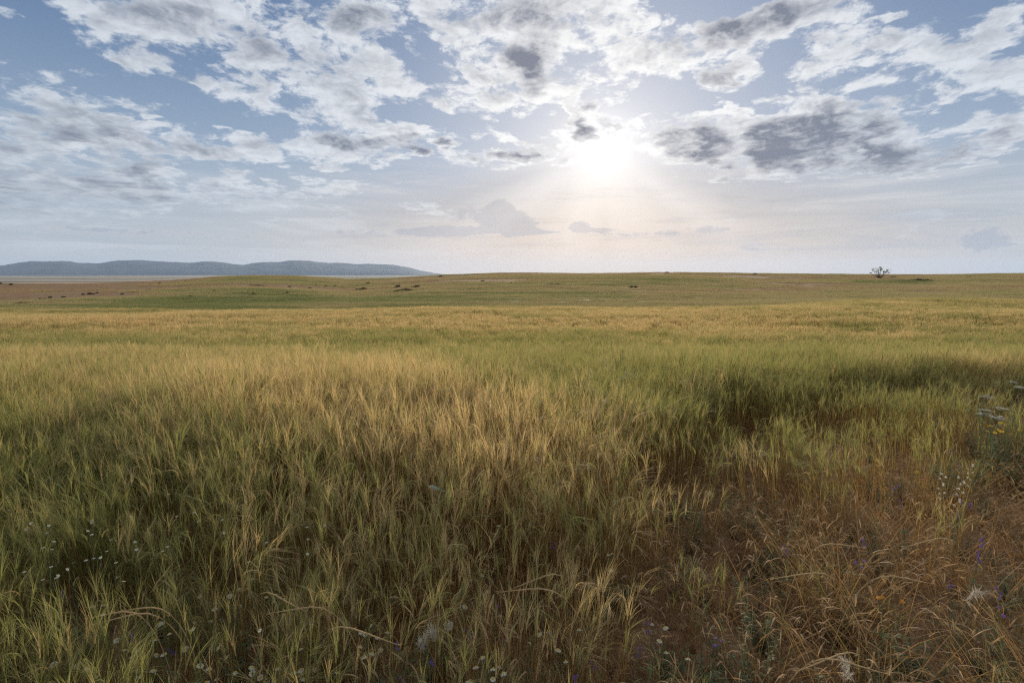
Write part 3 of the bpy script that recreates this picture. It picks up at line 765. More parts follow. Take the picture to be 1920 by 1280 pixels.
# ------------------------------------------------------------------ shrubs and the lone tree on the rise
def at_px(px, y, sink=0.0):
    """a point of the ground: px = bearing as tangent (x / y)"""
    x = px * y; return Vector((x, y, float(ground_z(x, y)) - sink))
def leaf_material(name, a, b, transl=.3):
    m, nt = new_mat(name); t, part, rnd = sep(nt, attr(nt, 'pa'))
    surface(nt, mix(nt, rnd, a, b), .7, transl=transl, spec=.2); return m
def bark_material():
    m, nt = new_mat('bark'); n = noise(nt, position(nt), 14., 5, .6)
    surface(nt, mix(nt, n.step(.35, .65), (.055, .042, .032), (.16, .125, .095)), .9, bump=n, bump_k=.6, dist=.02, spec=.1); return m
M_BARK = bark_material()
M_TREE = leaf_material('tree_leaves', (.080, .105, .035), (.200, .215, .070), .45)
M_SHRUB = leaf_material('shrub_leaves', (.030, .030, .018), (.085, .070, .036), .12)
M_SHRUB2 = leaf_material('green_shrub_leaves', (.030, .045, .018), (.080, .095, .035), .15)
def leaf_cloud(mb, rng, c, rad, n, size):
    for q in range(n):
        v = rng.randn(3); v /= np.linalg.norm(v) + 1e-6; v *= rng.rand() ** .4
        p = np.array(c) + v * rad; e = rng.randn(3); e /= np.linalg.norm(e); f = np.cross(e, rng.randn(3)); f /= np.linalg.norm(f) + 1e-6
        s_ = size * (.5 + rng.rand())
        mb.poly([p - e * s_, p + f * s_ * .45, p + e * s_, p - f * s_ * .45], .5, rng.rand())
def build_tree():
    rng = np.random.RandomState(5); P = at_px(.7115, 250)
    t = tag(empty('tree', P), 'lone small tree with a fanned, gappy crown on the right skyline', 'tree'); t.scale = (1.22, 1.22, 1.3)
    tr = MB(); cr = MB()
    tips = [(-3.4, 0, 1.95, .55, .28), (-2.0, .6, 2.9, .95, .85), (-1.7, -.5, 2.55, .7, .6), (-.35, .3, 3.45, 1.0, .75), (-.1, -.4, 3.7, .6, .55), (1.0, .4, 3.0, .85, .65), (1.6, -.2, 2.3, .45, .7), (2.3, .4, 2.3, .75, .75), (2.9, -.3, 2.75, .85, .7), (3.1, .3, 2.3, .5, .5), (0, .8, 2.1, .35, .3), (3.9, 0, 2.05, .45, .2)]
    for k_, (x, y, z, w, h) in enumerate(tips):
        b = (x * .12, y * .2, .25); m1 = (x * .42, y * .5, z * .38); m2 = (x * .80, y * .9, z * .72)
        tr.tube([(x * .05, 0, -.3), b, m1, m2, (x, y, z)], [.19, .15, .09, .05, .02], 6)
        for q in range(4):
            o = rng.randn(3) * (.45 * w, .45 * w, .4 * h); tr.tube([m2, (x + o[0], y + o[1], z + o[2])], [.035, .012], 4)
        for q in range(5):
            o = rng.randn(3) * (.48 * w, .48 * w, .36 * h)
            leaf_cloud(cr, rng, (x + o[0], y + o[1], z + .1 + o[2]), (w * .42, w * .42, h * .36), 40, .085)
    tr.build('trunk', M_BARK, t); cr.build('crown', M_TREE, t)
build_tree()

# bearing, depth, width, height, green?, label
SHRUBS = [
 (-0.2073, 174, 5.4, 1.28, 0, 'widest dark thicket on the reddish slope left of centre'),
 (-0.1875, 193, 3.2, 1.19, 0, 'rounded dark bush at upper right of the widest thicket on the slope'),
 (-0.2219, 198, 2.5, 1.44, 0, 'dark bush touching the upper left of the widest thicket'),
 (-0.2479, 199, 1.7, 0.99, 0, 'lone dark bush on reddish earth, just left of the thicket cluster'),
 (-0.2927, 196, 4.1, 1.20, 1, 'low dark green bush on reddish earth, well left of the thicket cluster'),
 (-0.2792, 234, 1.9, 0.88, 0, 'low brown bush above and right of the dark green bush'),
 (-0.3312, 216, 1.6, 0.82, 0, 'small bush left of the dark green bush, nearest to it'),
 (-0.3438, 217, 1.2, 0.83, 0, 'small bush left of the dark green bush, second from it'),
 (-0.3615, 212, 0.9, 0.71, 0, 'tiny bush left of the dark green bush, third from it'),
 (-0.1365, 267, 2.5, 0.94, 0, 'flat bush on the skyline where the rise climbs, left of centre'),
 (-0.0573, 217, 1.8, 0.83, 0, 'low bush on the upper slope, left one of three near the picture centre'),
 (-0.0042, 202, 1.9, 0.77, 0, 'low bush on the upper slope, middle one of three near the picture centre'),
 (0.0781, 194, 5.5, 0.75, 0, 'flat wide bush on the upper slope, right one of three near the centre'),
 (0.2344, 185, 3.1, 1.03, 0, 'dark low bush on a dry patch of the slope below the sun'),
 (0.3000, 272, 2.8, 0.86, 0, 'low bush breaking the skyline right below the sun'),
 (0.4698, 273, 2.6, 1.17, 0, 'dark rounded bush on the skyline between the sun and the tree'),
 (0.7917, 229, 8.6, 1.52, 0, 'long dark mound of brush to the right of the lone tree'),
 (0.7385, 259, 4.3, 0.73, 0, 'thin dark strip of brush just right of the lone tree'),
 (0.8854, 258, 1.6, 0.67, 0, 'small bush near the skyline, right of the long dark mound'),
 (-0.4979, 200, 7.5, 0.54, 0, 'thin dark strip of brush high on the left knoll'),
 (-0.5031, 156, 1.3, 0.80, 0, 'dark bush in the middle of the left knoll'),
 (-0.4365, 161, 2.0, 0.71, 0, 'bush in the reddish patch right of the left knoll'),
 (-0.4323, 200, 1.5, 0.77, 0, 'bush straight above the one in the reddish patch right of the knoll'),
 (-0.3927, 197, 1.0, 0.98, 0, 'upright little bush on the right flank of the left knoll'),
 (-0.3792, 217, 1.8, 0.70, 0, 'low bush high on the right flank of the left knoll'),
 (-0.3521, 152, 1.6, 0.50, 0, 'low bush on bare earth under the saddle beside the knoll'),
 (-0.5781, 168, 0.9, 0.66, 0, 'small bush left of the knoll middle'),
 (-0.6250, 152, 0.9, 0.60, 0, 'bush low on the left flank of the knoll'),
 (-0.7052, 184, 1.0, 0.63, 0, 'small bush between the brown field and the knoll'),
 (-0.7583, 166, 0.7, 0.65, 0, 'small bush right of the hedge line in the brown field'),
 (-0.8083, 170, 0.9, 0.59, 0, 'bush at the right tip of the hedge line across the brown field'),
 (-0.8250, 165, 2.9, 0.91, 0, 'largest dark bush of the hedge line across the brown field'),
 (-0.8760, 155, 1.3, 0.54, 0, 'dark bush in the hedge line, first one left of the largest'),
 (-0.8990, 154, 0.8, 0.54, 0, 'bush in the hedge line, second one left of the largest'),
 (-0.9177, 150, 1.4, 0.53, 0, 'bush in the hedge line, third one left of the largest'),
 (-0.8875, 141, 3.7, 0.40, 0, 'thin strip of scrub just below the hedge line in the brown field'),
 (-0.9552, 129, 3.5, 0.67, 0, 'long dark clump at the lower left end of the hedge line'),
 (-0.6844, 224, 1.2, 0.95, 1, 'small upright bush on the far edge of the brown field'),
 (-0.7010, 220, 1.6, 0.58, 0, 'flat bush on the far edge of the brown field'),
 (-0.9708, 225, 1.6, 1.11, 1, 'small tree shaped bush near the left edge of the brown field'),
 (-0.9948, 229, 3.3, 1.26, 1, 'dark clump of trees at the left edge behind the brown field'),
]
def build_shrubs():
    rng = np.random.RandomState(9)
    for (u, y, w, h, green, lab) in SHRUBS:
        P = at_px(u, y, .05); h *= .92
        lf = MB(); k_ = max(4, int(w * 2.4))
        for q in range(k_):
            x = (rng.rand() - .5) * w * .86; yy = rng.randn() * .28 * min(w, 3); hh = h * (1 - (2 * x / w) ** 2 * .75) * (.60 + .45 * rng.rand())
            leaf_cloud(lf, rng, (x, yy, hh * .46), (w * .17 + .12, .40, hh * .50), 150, .11)
        o = lf.build('bush', M_SHRUB2 if green else M_SHRUB); o.location = P
        tag(o, lab, 'bush', 'dark bushes scattered over the rise')
build_shrubs()

# ------------------------------------------------------------------ haze in the air over the plain
def build_haze():
    m, nt = new_mat('haze'); v = nt.nodes.new('ShaderNodeVolumePrincipled')
    v.inputs['Color'].default_value = (.50, .66, .95, 1); v.inputs['Density'].default_value = HAZE
    v.inputs['Anisotropy'].default_value = .35
    o = nt.nodes.new('ShaderNodeOutputMaterial'); nt.links.new(v.outputs[0], o.inputs['Volume'])
    x0, x1, y0, y1, z0, z1 = -24500, 24500, -24500, 24500, PLAIN_Z - 30, 520.
    V = [(x, y, z) for z in (z0, z1) for y in (y0, y1) for x in (x0, x1)]
    F = [(0, 2, 3, 1), (4, 5, 7, 6), (0, 1, 5, 4), (2, 6, 7, 3), (0, 4, 6, 2), (1, 3, 7, 5)]
    me = bpy.data.meshes.new('haze'); me.from_pydata(V, [], F); me.materials.append(m); me.update()
    tag(link(bpy.data.objects.new('haze', me)), 'pale blue haze over the plain', kind='stuff')
HAZE = 2.0e-5
build_haze()
scene.cycles.max_bounces = 6; scene.cycles.diffuse_bounces = 3; scene.cycles.transmission_bounces = 3
scene.cycles.glossy_bounces = 2; scene.cycles.volume_bounces = 0; scene.cycles.transparent_max_bounces = 4

# ------------------------------------------------------------------ wild flowers and single stalks, each a thing of its own
# ground spot (x, y) and height of the bloom
DAISY_LEFT = [(-1.59,1.63,0.34),(-1.51,1.58,0.34),(-1.0,1.59,0.34),(-1.14,1.73,0.34),(-1.09,1.64,0.34),(-1.06,1.64,0.34),(-1.02,1.66,0.34),(-0.83,1.63,0.34),(-0.77,1.61,0.34),(-0.72,1.59,0.34),(-0.78,1.67,0.34),(-0.95,1.65,0.34),(-0.89,1.63,0.34),(-1.03,1.61,0.34),(-1.09,1.58,0.34),(-0.65,1.6,0.34),(-0.7,1.62,0.34),(-1.32,1.76,0.34),(-1.3,1.74,0.34),(-1.32,1.82,0.34),(-1.47,1.77,0.34),(-1.54,1.78,0.34),(-1.45,1.66,0.34),(-1.43,1.65,0.34),(-1.32,1.7,0.34),(-1.35,1.68,0.34),(-1.28,1.63,0.34),(-1.59,1.68,0.34),(-1.21,1.8,0.34),(-1.28,1.91,0.34),(-1.18,1.9,0.34),(-1.28,2.01,0.34),(-1.19,2.01,0.34),(-1.19,1.99,0.34),(-1.7,1.97,0.34),(-1.8,2.14,0.34),(-1.18,2.13,0.34),(-1.02,2.07,0.34),(-1.05,2.07,0.34)]
DAISY_MID = [(-0.2,1.96,0.36),(0.24,1.78,0.36),(0.05,1.76,0.36),(0.21,1.7,0.36),(0.13,1.7,0.36),(0.0,1.63,0.36),(-0.12,1.6,0.36),(-0.09,1.58,0.36),(-0.11,1.57,0.36),(-0.16,1.55,0.36),(-0.55,1.76,0.36),(-0.52,1.74,0.36),(-0.51,1.77,0.36),(-0.51,1.71,0.36),(-0.49,1.68,0.36),(-0.53,1.72,0.36),(-0.25,2.56,0.36),(-0.05,2.75,0.36),(-0.05,2.68,0.36),(-0.06,2.54,0.36),(-0.14,2.61,0.36),(-0.15,2.08,0.36)]
DAISY_RIGHT = [(0.73,2.45,0.34),(0.6,1.77,0.34),(0.57,1.62,0.34),(0.59,1.87,0.34),(0.5,2.34,0.34),(0.45,2.23,0.34)]
DAISY_FAR = [(-1.83,2.04,0.52),(-1.98,2.07,0.52),(-1.62,2.05,0.52),(-1.7,2.43,0.52),(-2.1,2.37,0.52),(-2.2,2.22,0.52),(-1.79,2.05,0.52),(-1.43,1.68,0.52),(-2.12,2.71,0.52),(-2.03,2.34,0.52),(-1.81,1.86,0.52),(-2.63,2.89,0.52),(-1.92,2.24,0.52),(-2.53,2.46,0.52),(-2.11,2.17,0.52),(-2.04,2.14,0.52),(-1.6,2.4,0.52),(-2.23,2.24,0.52),(-1.8,2.37,0.52),(-1.85,2.59,0.52),(-2.23,2.18,0.52),(-2.35,2.35,0.52),(-1.68,1.98,0.52),(-1.98,2.24,0.52),(-1.51,2.05,0.52),(-1.76,1.88,0.52),(-2.14,2.12,0.52),(-1.77,2.17,0.52),(-2.01,2.07,0.52),(-2.25,2.34,0.52),(-1.92,1.86,0.52),(-1.84,1.89,0.52),(-1.9,2.23,0.52),(-1.71,2.09,0.52),(-2.28,2.62,0.52),(-1.74,1.94,0.52),(-1.62,1.92,0.52),(-1.47,2.05,0.52),(-1.73,2.67,0.52),(-2.9,3.2,0.52),(-1.71,2.14,0.52),(-1.56,2.26,0.52),(-1.85,1.86,0.52),(-2.72,2.6,0.52),(-1.85,2.0,0.52),(-2.03,2.11,0.52),(-1.49,1.8,0.52),(-1.24,2.16,0.52),(-1.05,2.15,0.52),(-1.33,2.5,0.52),(-1.21,2.08,0.52),(-0.95,2.24,0.52),(-1.16,2.1,0.52),(-1.05,2.14,0.52),(-1.4,2.36,0.52),(-0.89,2.13,0.52),(-0.87,1.51,0.52),(-0.9,1.99,0.52),(-1.36,2.53,0.52),(-0.92,2.23,0.52),(-1.09,1.94,0.52),(-0.92,2.14,0.52)]
DAISY_SOIL = [(1.35,3.5,0.1),(1.46,3.66,0.1),(1.34,3.59,0.1),(1.36,3.54,0.1),(1.37,3.56,0.1),(1.35,3.61,0.1),(1.59,3.77,0.1),(1.44,3.66,0.1),(2.36,3.6,0.1),(2.35,3.63,0.1),(2.24,3.53,0.1),(2.31,3.53,0.1),(2.31,3.51,0.1),(2.3,3.58,0.1),(2.35,3.61,0.1),(2.31,3.63,0.1)]
BLUE_LEFT = [(-1.97,2.06,0.34),(-0.79,1.86,0.34),(-0.7,1.83,0.34),(-1.29,1.69,0.34),(-1.43,1.81,0.34)]
BLUE_MID = [(-0.28,1.62,0.36),(-0.41,1.61,0.36),(-0.49,1.66,0.36),(-0.33,1.67,0.36),(-0.09,1.9,0.36),(-0.07,1.79,0.36),(-0.03,1.77,0.36),(0.19,1.73,0.36),(0.23,1.65,0.36),(0.24,1.63,0.36),(0.43,1.69,0.36),(0.51,1.69,0.36),(0.21,2.39,0.36),(0.74,1.75,0.36)]
BLUE_RIGHT = [(3.13,3.45,0.4),(3.27,3.68,0.4),(2.52,2.8,0.4),(2.57,2.82,0.4),(2.46,2.64,0.4),(2.22,2.69,0.4),(1.96,1.9,0.4),(1.9,1.79,0.4),(1.82,1.9,0.4),(2.18,2.23,0.4),(2.29,2.3,0.4),(2.24,3.0,0.4),(1.28,2.25,0.4),(1.52,2.15,0.4),(1.59,2.28,0.4),(2.06,2.15,0.4)]
YELLOW = [(3.76,3.95,0.55),(3.83,3.93,0.55),(3.98,3.99,0.55),(3.63,3.79,0.55),(3.73,3.78,0.55),(3.62,3.73,0.55),(3.88,3.86,0.55),(3.59,3.78,0.55)]
UMBEL = [(5.48,5.49,0.72),(4.79,4.76,0.72),(4.0,4.09,0.72),(3.49,3.74,0.72),(3.47,3.66,0.72),(3.61,3.76,0.72),(3.21,3.43,0.72)]
YELLOW_LONE = [(3.04,3.69,0.25)]
ORANGE = [(1.52,1.89,0.38),(1.48,1.87,0.38),(1.54,1.89,0.38)]
CLOCK = [(-0.23,1.77,0.4)]
FLUFF = [(-0.35,1.69,0.42),(-0.28,1.64,0.42),(1.74,1.9,0.42),(1.1,1.47,0.42)]
SPIKE = [(3.11,3.38,0.45),(2.73,3.1,0.45),(2.68,2.92,0.45)]
PALE_LEAF = [(-0.42,2.73,0.5)]
ARCH = [(-1.42,1.69,0.52),(-1.37,1.66,0.52),(-1.35,1.72,0.52),(-0.86,1.73,0.52),(-0.78,1.72,0.52),(0.05,1.83,0.52),(0.1,1.85,0.52),(-0.48,1.56,0.52),(0.98,1.43,0.52),(1.04,1.42,0.52),(1.14,1.89,0.52),(1.54,1.86,0.52),(1.84,2.13,0.52),(1.45,2.12,0.52)]
def flat_material(name, col, rough=.7, transl=.3):
    m, nt = new_mat(name); t, part, rnd = sep(nt, attr(nt, 'pa'))
    surface(nt, mix(nt, rnd, col, tuple(c * .72 for c in col)), rough, transl=transl, spec=.2); return m
M_PETAL = flat_material("white_petal", (.56, .54, .45), transl=.4); M_EYE = flat_material('yellow_eye', (.62, .40, .05))
M_STALK = flat_material('green_stalk', (.15, .17, .075)); M_BLUE = flat_material('violet_petal', (.16, .09, .30))
M_YEL = flat_material('yellow_petal', (.75, .48, .04)); M_ORA = flat_material('orange_petal', (.62, .25, .04))
M_PALE = flat_material('pale_seed', (.62, .55, .45), transl=.4); M_TAN = flat_material('tan_stalk', (.42, .30, .16), transl=.35)
M_TURQ = flat_material('pale_turquoise', (.42, .55, .52), transl=.3)

def petals(mb, c, nrm, r, n, rng, w=.42, droop=.1):
    nrm = np.array(nrm, float); nrm /= np.linalg.norm(nrm); e = np.cross(nrm, (.3, .9, .1)); e /= np.linalg.norm(e); f = np.cross(nrm, e)
    c = np.array(c, float); rd = rng.rand()
    for k_ in range(n):
        a = math.tau * k_ / n + rng.randn() * .06; d = e * math.cos(a) + f * math.sin(a); s_ = np.cross(nrm, d); L = r * (.9 + .2 * rng.rand())
        p1 = c + d * L * .55; p2 = c + d * L * .92 - nrm * L * droop; p3 = c + d * L - nrm * L * droop * 1.3
        ww = L * w * .5
        mb.poly([c + d * r * .2 - s_ * ww * .4, p1 - s_ * ww, p2 - s_ * ww * .8, p3, p2 + s_ * ww * .8, p1 + s_ * ww, c + d * r * .2 + s_ * ww * .4], 0, rd)
def dome(mb, c, nrm, r, h, rng):
    nrm = np.array(nrm, float); nrm /= np.linalg.norm(nrm); e = np.cross(nrm, (.3, .9, .1)); e /= np.linalg.norm(e); f = np.cross(nrm, e); c = np.array(c, float)
    b = len(mb.v)
    for j, (q, z) in enumerate(((1, 0), (.85, .55), (.45, .95))):
        for k_ in range(8):
            a = math.tau * k_ / 8; mb.v.append(tuple(c + (e * math.cos(a) + f * math.sin(a)) * r * q + nrm * h * z)); mb.a.append((1, 0, rng.rand(), 1))
    mb.v.append(tuple(c + nrm * h)); mb.a.append((1, 0, .3, 1))
    for j in range(2):
        for k_ in range(8): mb.f.append((b + j * 8 + k_, b + j * 8 + (k_ + 1) % 8, b + j * 8 + 8 + (k_ + 1) % 8, b + j * 8 + 8 + k_))
    for k_ in range(8): mb.f.append((b + 16 + k_, b + 16 + (k_ + 1) % 8, b + 24))
def stalk(mb, rng, H, lean, r=.0012, leaves=0, sides=4, base=(0, 0, 0)):
    """one curved stem to the top, feathery leaves fused to it; returns the tip"""
    n = 5; pts = [(base[0] + lean[0] * (i / n) ** 1.6, base[1] + lean[1] * (i / n) ** 1.6, base[2] + (H - base[2]) * i / n) for i in range(n + 1)]
    mb.tube(pts, [r] * n + [r * .8], sides)
    for q in range(leaves):
        i = rng.randint(0, n - 1); p = pts[i]; a = rng.rand() * math.tau
        lp, _ = curve(p, (math.cos(a), math.sin(a), .6), .03 + .04 * rng.rand(), (0, 0, .2), 3, rng, droop=.9); w = .004 + .004 * rng.rand()
        mb.ribbon(lp, [w * .4, w, w * .7, .0004], (-math.sin(a), math.cos(a), 0), 0, rng.rand())
    return pts[-1]
FLOWER_SPOTS = []
def copy_tree(o, parent=None):
    c = o.copy(); COL.objects.link(c); c.parent = parent
    for ch in list(o.children): copy_tree(ch, c)
    return c
def daisy(rng, H=1.0):
    """white daisy of height 1 m scaled later is avoided: real sizes, one to three heads"""
    root = empty('daisy', (0, 0, 0)); st = MB(); heads = []
    for k_ in range(rng.choice([1, 1, 2, 2])):
        h = H * (1 - .10 * k_); l = (rng.randn() * .03, rng.randn() * .03)
        tip = stalk(st, rng, h, l, leaves=5 if k_ == 0 else 2) if k_ == 0 else stalk(st, rng, h, l, leaves=2, base=(0, 0, 0))
        heads.append(tip)
    st.build('stem', M_STALK, root)
    for tip in heads:
        nrm = (rng.randn() * .35 + .05, rng.randn() * .35 - .25, 1.)
        p = MB(); petals(p, tip, nrm, .0095 + .003 * rng.rand(), 13, rng, .40, .12 + .3 * rng.rand()); fl = p.build('flower', M_PETAL, root)
        e = MB(); dome(e, tip, nrm, .0048, .0035, rng); e.build('flower_centre', M_EYE, fl)
    return root
def small_daisy(rng, H):
    """seen from some metres: the whole plant is one mesh per part"""
    root = empty('daisy', (0, 0, 0)); st, p = MB(), MB()
    tip = stalk(st, rng, H, (rng.randn() * .03, rng.randn() * .03), leaves=2, sides=3)
    st.build('stem', M_STALK, root); petals(p, tip, (rng.randn() * .25, rng.randn() * .25 + .05, 1), .0070, 9, rng, .45); p.build('flower', M_PETAL, root)
    return root
def put(src, used, spot, rng, lab, cat, grp, H0):
    x, y, h = spot
    o = src if id(src) not in used else copy_tree(src); used.add(id(src))
    x += rng.randn() * .006
    o.location = (x, y, float(ground_z(x, y)) - .01); o.rotation_euler = (0, 0, rng.rand() * 6.28); s_ = (h + .01) / H0 * (1 + rng.randn() * .03); o.scale = (1, 1, s_)
    tag(o, lab, cat, grp); return o
def build_flowers():
    rng = np.random.RandomState(31); used = set()
    big = [daisy(rng, .36) for _ in range(8)]; small = [small_daisy(rng, .5) for _ in range(6)]
    G = 'white daisies in the grass'
    for i, s_ in enumerate(DAISY_LEFT): put(big[i % 8], used, s_, rng, 'white daisy with a yellow centre low in the bottom left foreground', 'daisy', G, .36)
    for i, s_ in enumerate(DAISY_MID): put(big[(i + 3) % 8], used, s_, rng, 'white daisy with a yellow centre in the foreground grass at bottom centre', 'daisy', G, .36)
    for i, s_ in enumerate(DAISY_RIGHT): put(big[(i + 5) % 8], used, s_, rng, 'white daisy with a yellow centre at the left rim of the dry verge', 'daisy', G, .36)
    for i, s_ in enumerate(DAISY_FAR): put(small[i % 6], used, s_, rng, 'tiny white daisy fleck among the green barley at the left', 'daisy', G, .5)
    for i, s_ in enumerate(DAISY_SOIL): put(small[(i + 2) % 6], used, s_, rng, 'tiny white daisy close to the bare reddish soil', 'daisy', G, .5)
    def bugloss(H):
        root = empty('purple_flower', (0, 0, 0)); st = MB(); tip = stalk(st, rng, H, (rng.randn() * .04, rng.randn() * .04), .0014, 12); st.build('stem', M_STALK, root)
        for k_ in range(rng.randint(2, 5)):
            b = MB(); c = np.array(tip) + (rng.randn() * .010, rng.randn() * .010, -.012 * k_)
            petals(b, c, (rng.randn(), rng.randn(), .7), .0068, 5, rng, .8, -.5); b.build('blossom', M_BLUE, root)
        return root
    bl = [bugloss(.36) for _ in range(6)]
    for L, lab in ((BLUE_LEFT, 'small violet flower low among the grass at the bottom left'), (BLUE_MID, 'small violet flower in the foreground grass near the bottom centre'), (BLUE_RIGHT, 'small violet flower on a leafy stem in the verge at the right')):
        for i, s_ in enumerate(L): put(bl[i % 6], used, s_, rng, lab, 'flower', 'violet flowers of the verge', .36)
    def yellow(H, mat, r=.012):
        root = empty('yellow_flower', (0, 0, 0)); st = MB(); tip = stalk(st, rng, H, (rng.randn() * .03, rng.randn() * .03), .0018, 14); st.build('stem', M_STALK, root)
        b = MB(); petals(b, tip, (rng.randn() * .4, -.4, 1), r, 11, rng, .5); fl = b.build('flower', mat, root)
        e = MB(); dome(e, tip, (0, -.3, 1), r * .4, .004, rng); e.build('flower_centre', M_EYE, fl); return root
    ye = [yellow(.55, M_YEL, .016) for _ in range(4)]
    for i, s_ in enumerate(YELLOW): put(ye[i % 4], used, s_, rng, 'yellow flower in the patch below the white flower heads at the right edge', 'flower', 'yellow flowers at the right edge', .55)
    for s_ in YELLOW_LONE: put(yellow(.3, M_YEL, .017), used, s_, rng, 'lone yellow flower on the edge of the bare soil', 'flower', None, .3)
    og = [yellow(.38, M_ORA, .008) for _ in range(3)]
    for i, s_ in enumerate(ORANGE): put(og[i], used, s_, rng, 'tiny orange flower in the dry grass at lower right', 'flower', 'orange flowers in the dry grass', .38)
    def umbel(H):
        root = empty('white_umbel', (0, 0, 0)); st, fl = MB(), MB(); tip = stalk(st, rng, H, (rng.randn() * .05, rng.randn() * .05), .002, 14, 5)
        for k_ in range(12):
            a = rng.rand() * math.tau; r = .034 * math.sqrt(rng.rand()); q = (tip[0] + r * math.cos(a), tip[1] + r * math.sin(a), tip[2] + .045 + rng.randn() * .004)
            st.tube([tip, q], [.001, .0008], 3)
            for j in range(7): petals(fl, (q[0] + rng.randn() * .009, q[1] + rng.randn() * .009, q[2] + rng.randn() * .002), (0, 0, 1), .006, 5, rng, .8)
        st.build('stem', M_STALK, root); fl.build('flower_head', M_PETAL, root); return root
    um = [umbel(.70) for _ in range(4)]
    labs = ['highest white flower head at the right edge above the verge', 'white flower head just below the highest one at the right edge', 'lone white flower head left of and below the two at the right edge',
            'white flower head, left one of a tight row beside the green barley', 'white flower head, middle one of a tight row beside the green barley', 'white flower head, right one of a tight row beside the green barley', 'small white flower head under the tight row, above the yellow patch']
    for i, s_ in enumerate(UMBEL): put(um[i % 4], used, s_, rng, labs[i], 'flower', 'white flower heads at the right edge', .74)
    # seed clock and fluffy heads
    root = empty('seed_head', (0, 0, 0)); st, hd = MB(), MB(); tip = stalk(st, rng, .40, (.02, .01), .0016, 4); st.build('stem', M_TAN, root)
    for k_ in range(150):
        v = rng.randn(3); v /= np.linalg.norm(v); p = np.array(tip) + v * .017; s2 = np.cross(v, rng.randn(3)); s2 /= np.linalg.norm(s2)
        hd.ribbon([tip, p], [.0003, .0012], tuple(s2), 0, rng.rand()); hd.poly([p, p + s2 * .004, p + v * .002], 0, rng.rand())
    hd.build('seed_ball', M_PALE, root); put(root, used, CLOCK[0], rng, 'round pale seed ball on a thin stalk near the bottom centre', 'seed head', None, .40)
    def fluff(H, L, mat):
        root = empty('feathery_grass', (0, 0, 0)); st, hd = MB(), MB(); l = rng.randn(2) * .03; tip = stalk(st, rng, H - L * .5, l, .0012, 2); st.build('stem', M_TAN, root)
        ep, ed = curve(tip, (l[0] * 3, l[1] * 3, 1), L, (rng.randn() * .5, rng.randn() * .5, 0), 6, rng, droop=1.2)
        for k_ in range(130):
            i = rng.randint(0, 6); p = ep[i] + (ep[i + 1] - ep[i]) * rng.rand(); v = ed * .6 + rng.randn(3) * .6
            ap, _ = curve(p, v, .018 + .02 * rng.rand(), (0, 0, .1), 2, rng); hd.ribbon(ap, [.0016, .0013, .0003], rside(rng), 0, rng.rand())
        hd.build('seed_plume', mat, root); return root
    fl = ['pale feathery seed plume left of the bottom centre', 'second pale feathery plume, just right of the first one', 'pinkish fluffy seed plume in the dry grass at the right', 'pale fluffy plume cut by the lower border right of centre']
    for i, s_ in enumerate(FLUFF): put(fluff(.42, .06 if i != 2 else .08, M_PALE), used, s_, rng, fl[i], 'grass plume', None, .42)
    def spike(H):
        root = empty('pod_spike', (0, 0, 0)); st = MB(); tip = stalk(st, rng, H, (rng.randn() * .02, rng.randn() * .02), .0018, 2); st.build('stem', M_TAN, root)
        for k_ in range(9):
            b = MB(); a = k_ * 2.4; z = H - .02 * k_; c = (tip[0] * (z / H) ** 1.6 + .012 * math.cos(a), tip[1] * (z / H) ** 1.6 + .012 * math.sin(a), z)
            dome(b, c, (math.cos(a) * .6, math.sin(a) * .6, -.4), .007, .012, rng); b.build('pod', M_PALE, root)
        return root
    sp = ['tallest spike of pale round pods in the verge at the right', 'spike of pale round pods, left one of three at the right', 'spike of pale round pods, lowest one of three at the right']
    for i, s_ in enumerate(SPIKE): put(spike(.45), used, s_, rng, sp[i], 'pod spike', 'pale pod spikes of the verge', .45)
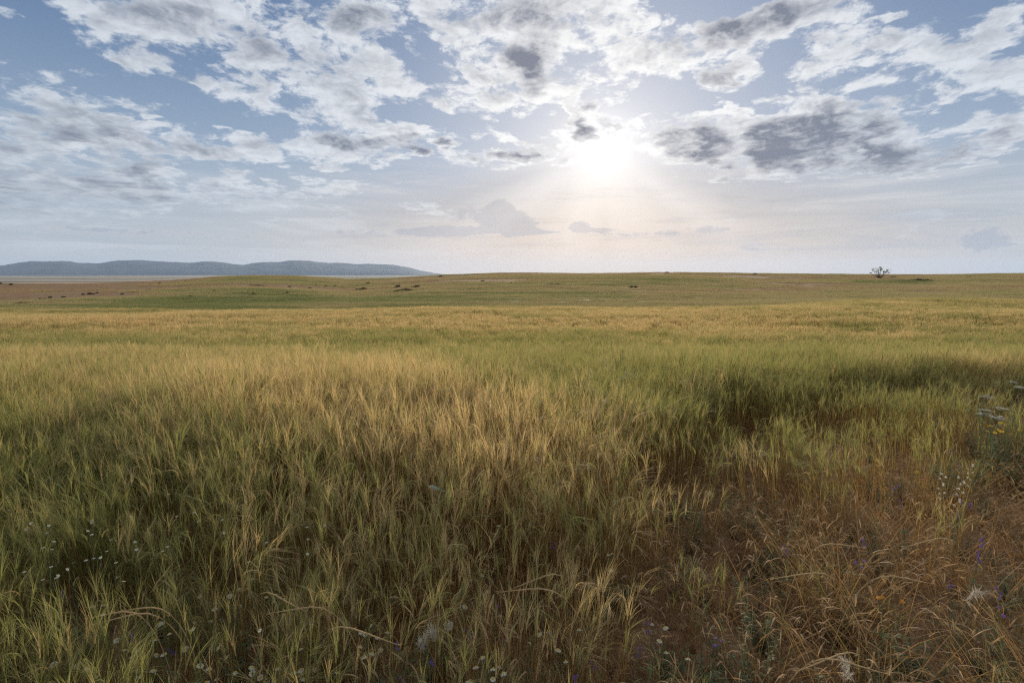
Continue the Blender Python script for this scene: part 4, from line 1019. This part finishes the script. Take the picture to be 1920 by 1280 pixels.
    # the pale turquoise leaf caught among the stalks
    b = MB(); x, y, h = PALE_LEAF[0]
    lp = [(-.045 + .018 * i, .004 * math.sin(i), .014 - .006 * i + .003 * math.sin(i * 1.7)) for i in range(6)]
    b.ribbon(lp, [.006, .017, .022, .022, .015, .003], (.1, .55, .8), 0, .2)
    o = b.build('leaf', M_TURQ); o.location = (x, y, float(ground_z(x, y)) + h); tag(o, 'pale turquoise leaf caught among the barley stalks near the centre', 'leaf')
    # long arching stalks
    L = ['arching pale grass stalk over the dark gap at lower left, {} one'.format(w) for w in ('outer', 'second', 'topmost')] + ['pale arching stalk left of the bottom centre', 'pale arching stalk beside its twin left of the bottom centre', 'bent pale stalk in front of the brown barley at centre', 'second bent pale stalk in front of the brown barley at centre', 'pale arching stalk near the small daisies at bottom centre', 'long pale arching stalk at the bottom of the verge', 'second long arching stalk at the bottom of the verge', 'arching stalk over the sage green weeds at right', 'arching stalk in the dry grass right of the bare soil', 'highest arching stalk in the dry grass at the right', 'flat arching stalk at the edge of the bare soil']
    for i, s_ in enumerate(ARCH):
        x, y, h = s_; mb = MB(); d = -1 if i < 3 or i in (5,) else 1 if i % 2 else -1
        b0 = (-d * (.22 + .08 * rng.rand()), rng.randn() * .08)
        pts = []
        for q in range(13):
            t = q / 12; pts.append((b0[0] * (1 - t ** 1.5) + d * .10 * t ** 3, b0[1] * (1 - t), (h + .015) * (1 - (1 - min(t / .82, 1)) ** 2.2) - .07 * max(0, t - .6) ** 1.3 * 2.2))
        mb.tube(pts, [.0015] * 8 + [.0022, .0026, .0026, .002, .0008], 4)
        for q in range(14):
            p = pts[7 + q % 6]; v = np.array((d * .9, rng.randn() * .3, rng.randn() * .35)); ap, _ = curve(p, v, .016, (0, 0, 0), 2, rng); mb.ribbon(ap, [.002, .002, .0004], (0, .3, 1), 0, rng.rand())
        o = mb.build('grass_stalk', M_TAN); o.location = (x, y, float(ground_z(x, y)) - .012); tag(o, L[i], 'grass stalk', 'long arching grass stalks')
build_flowers()
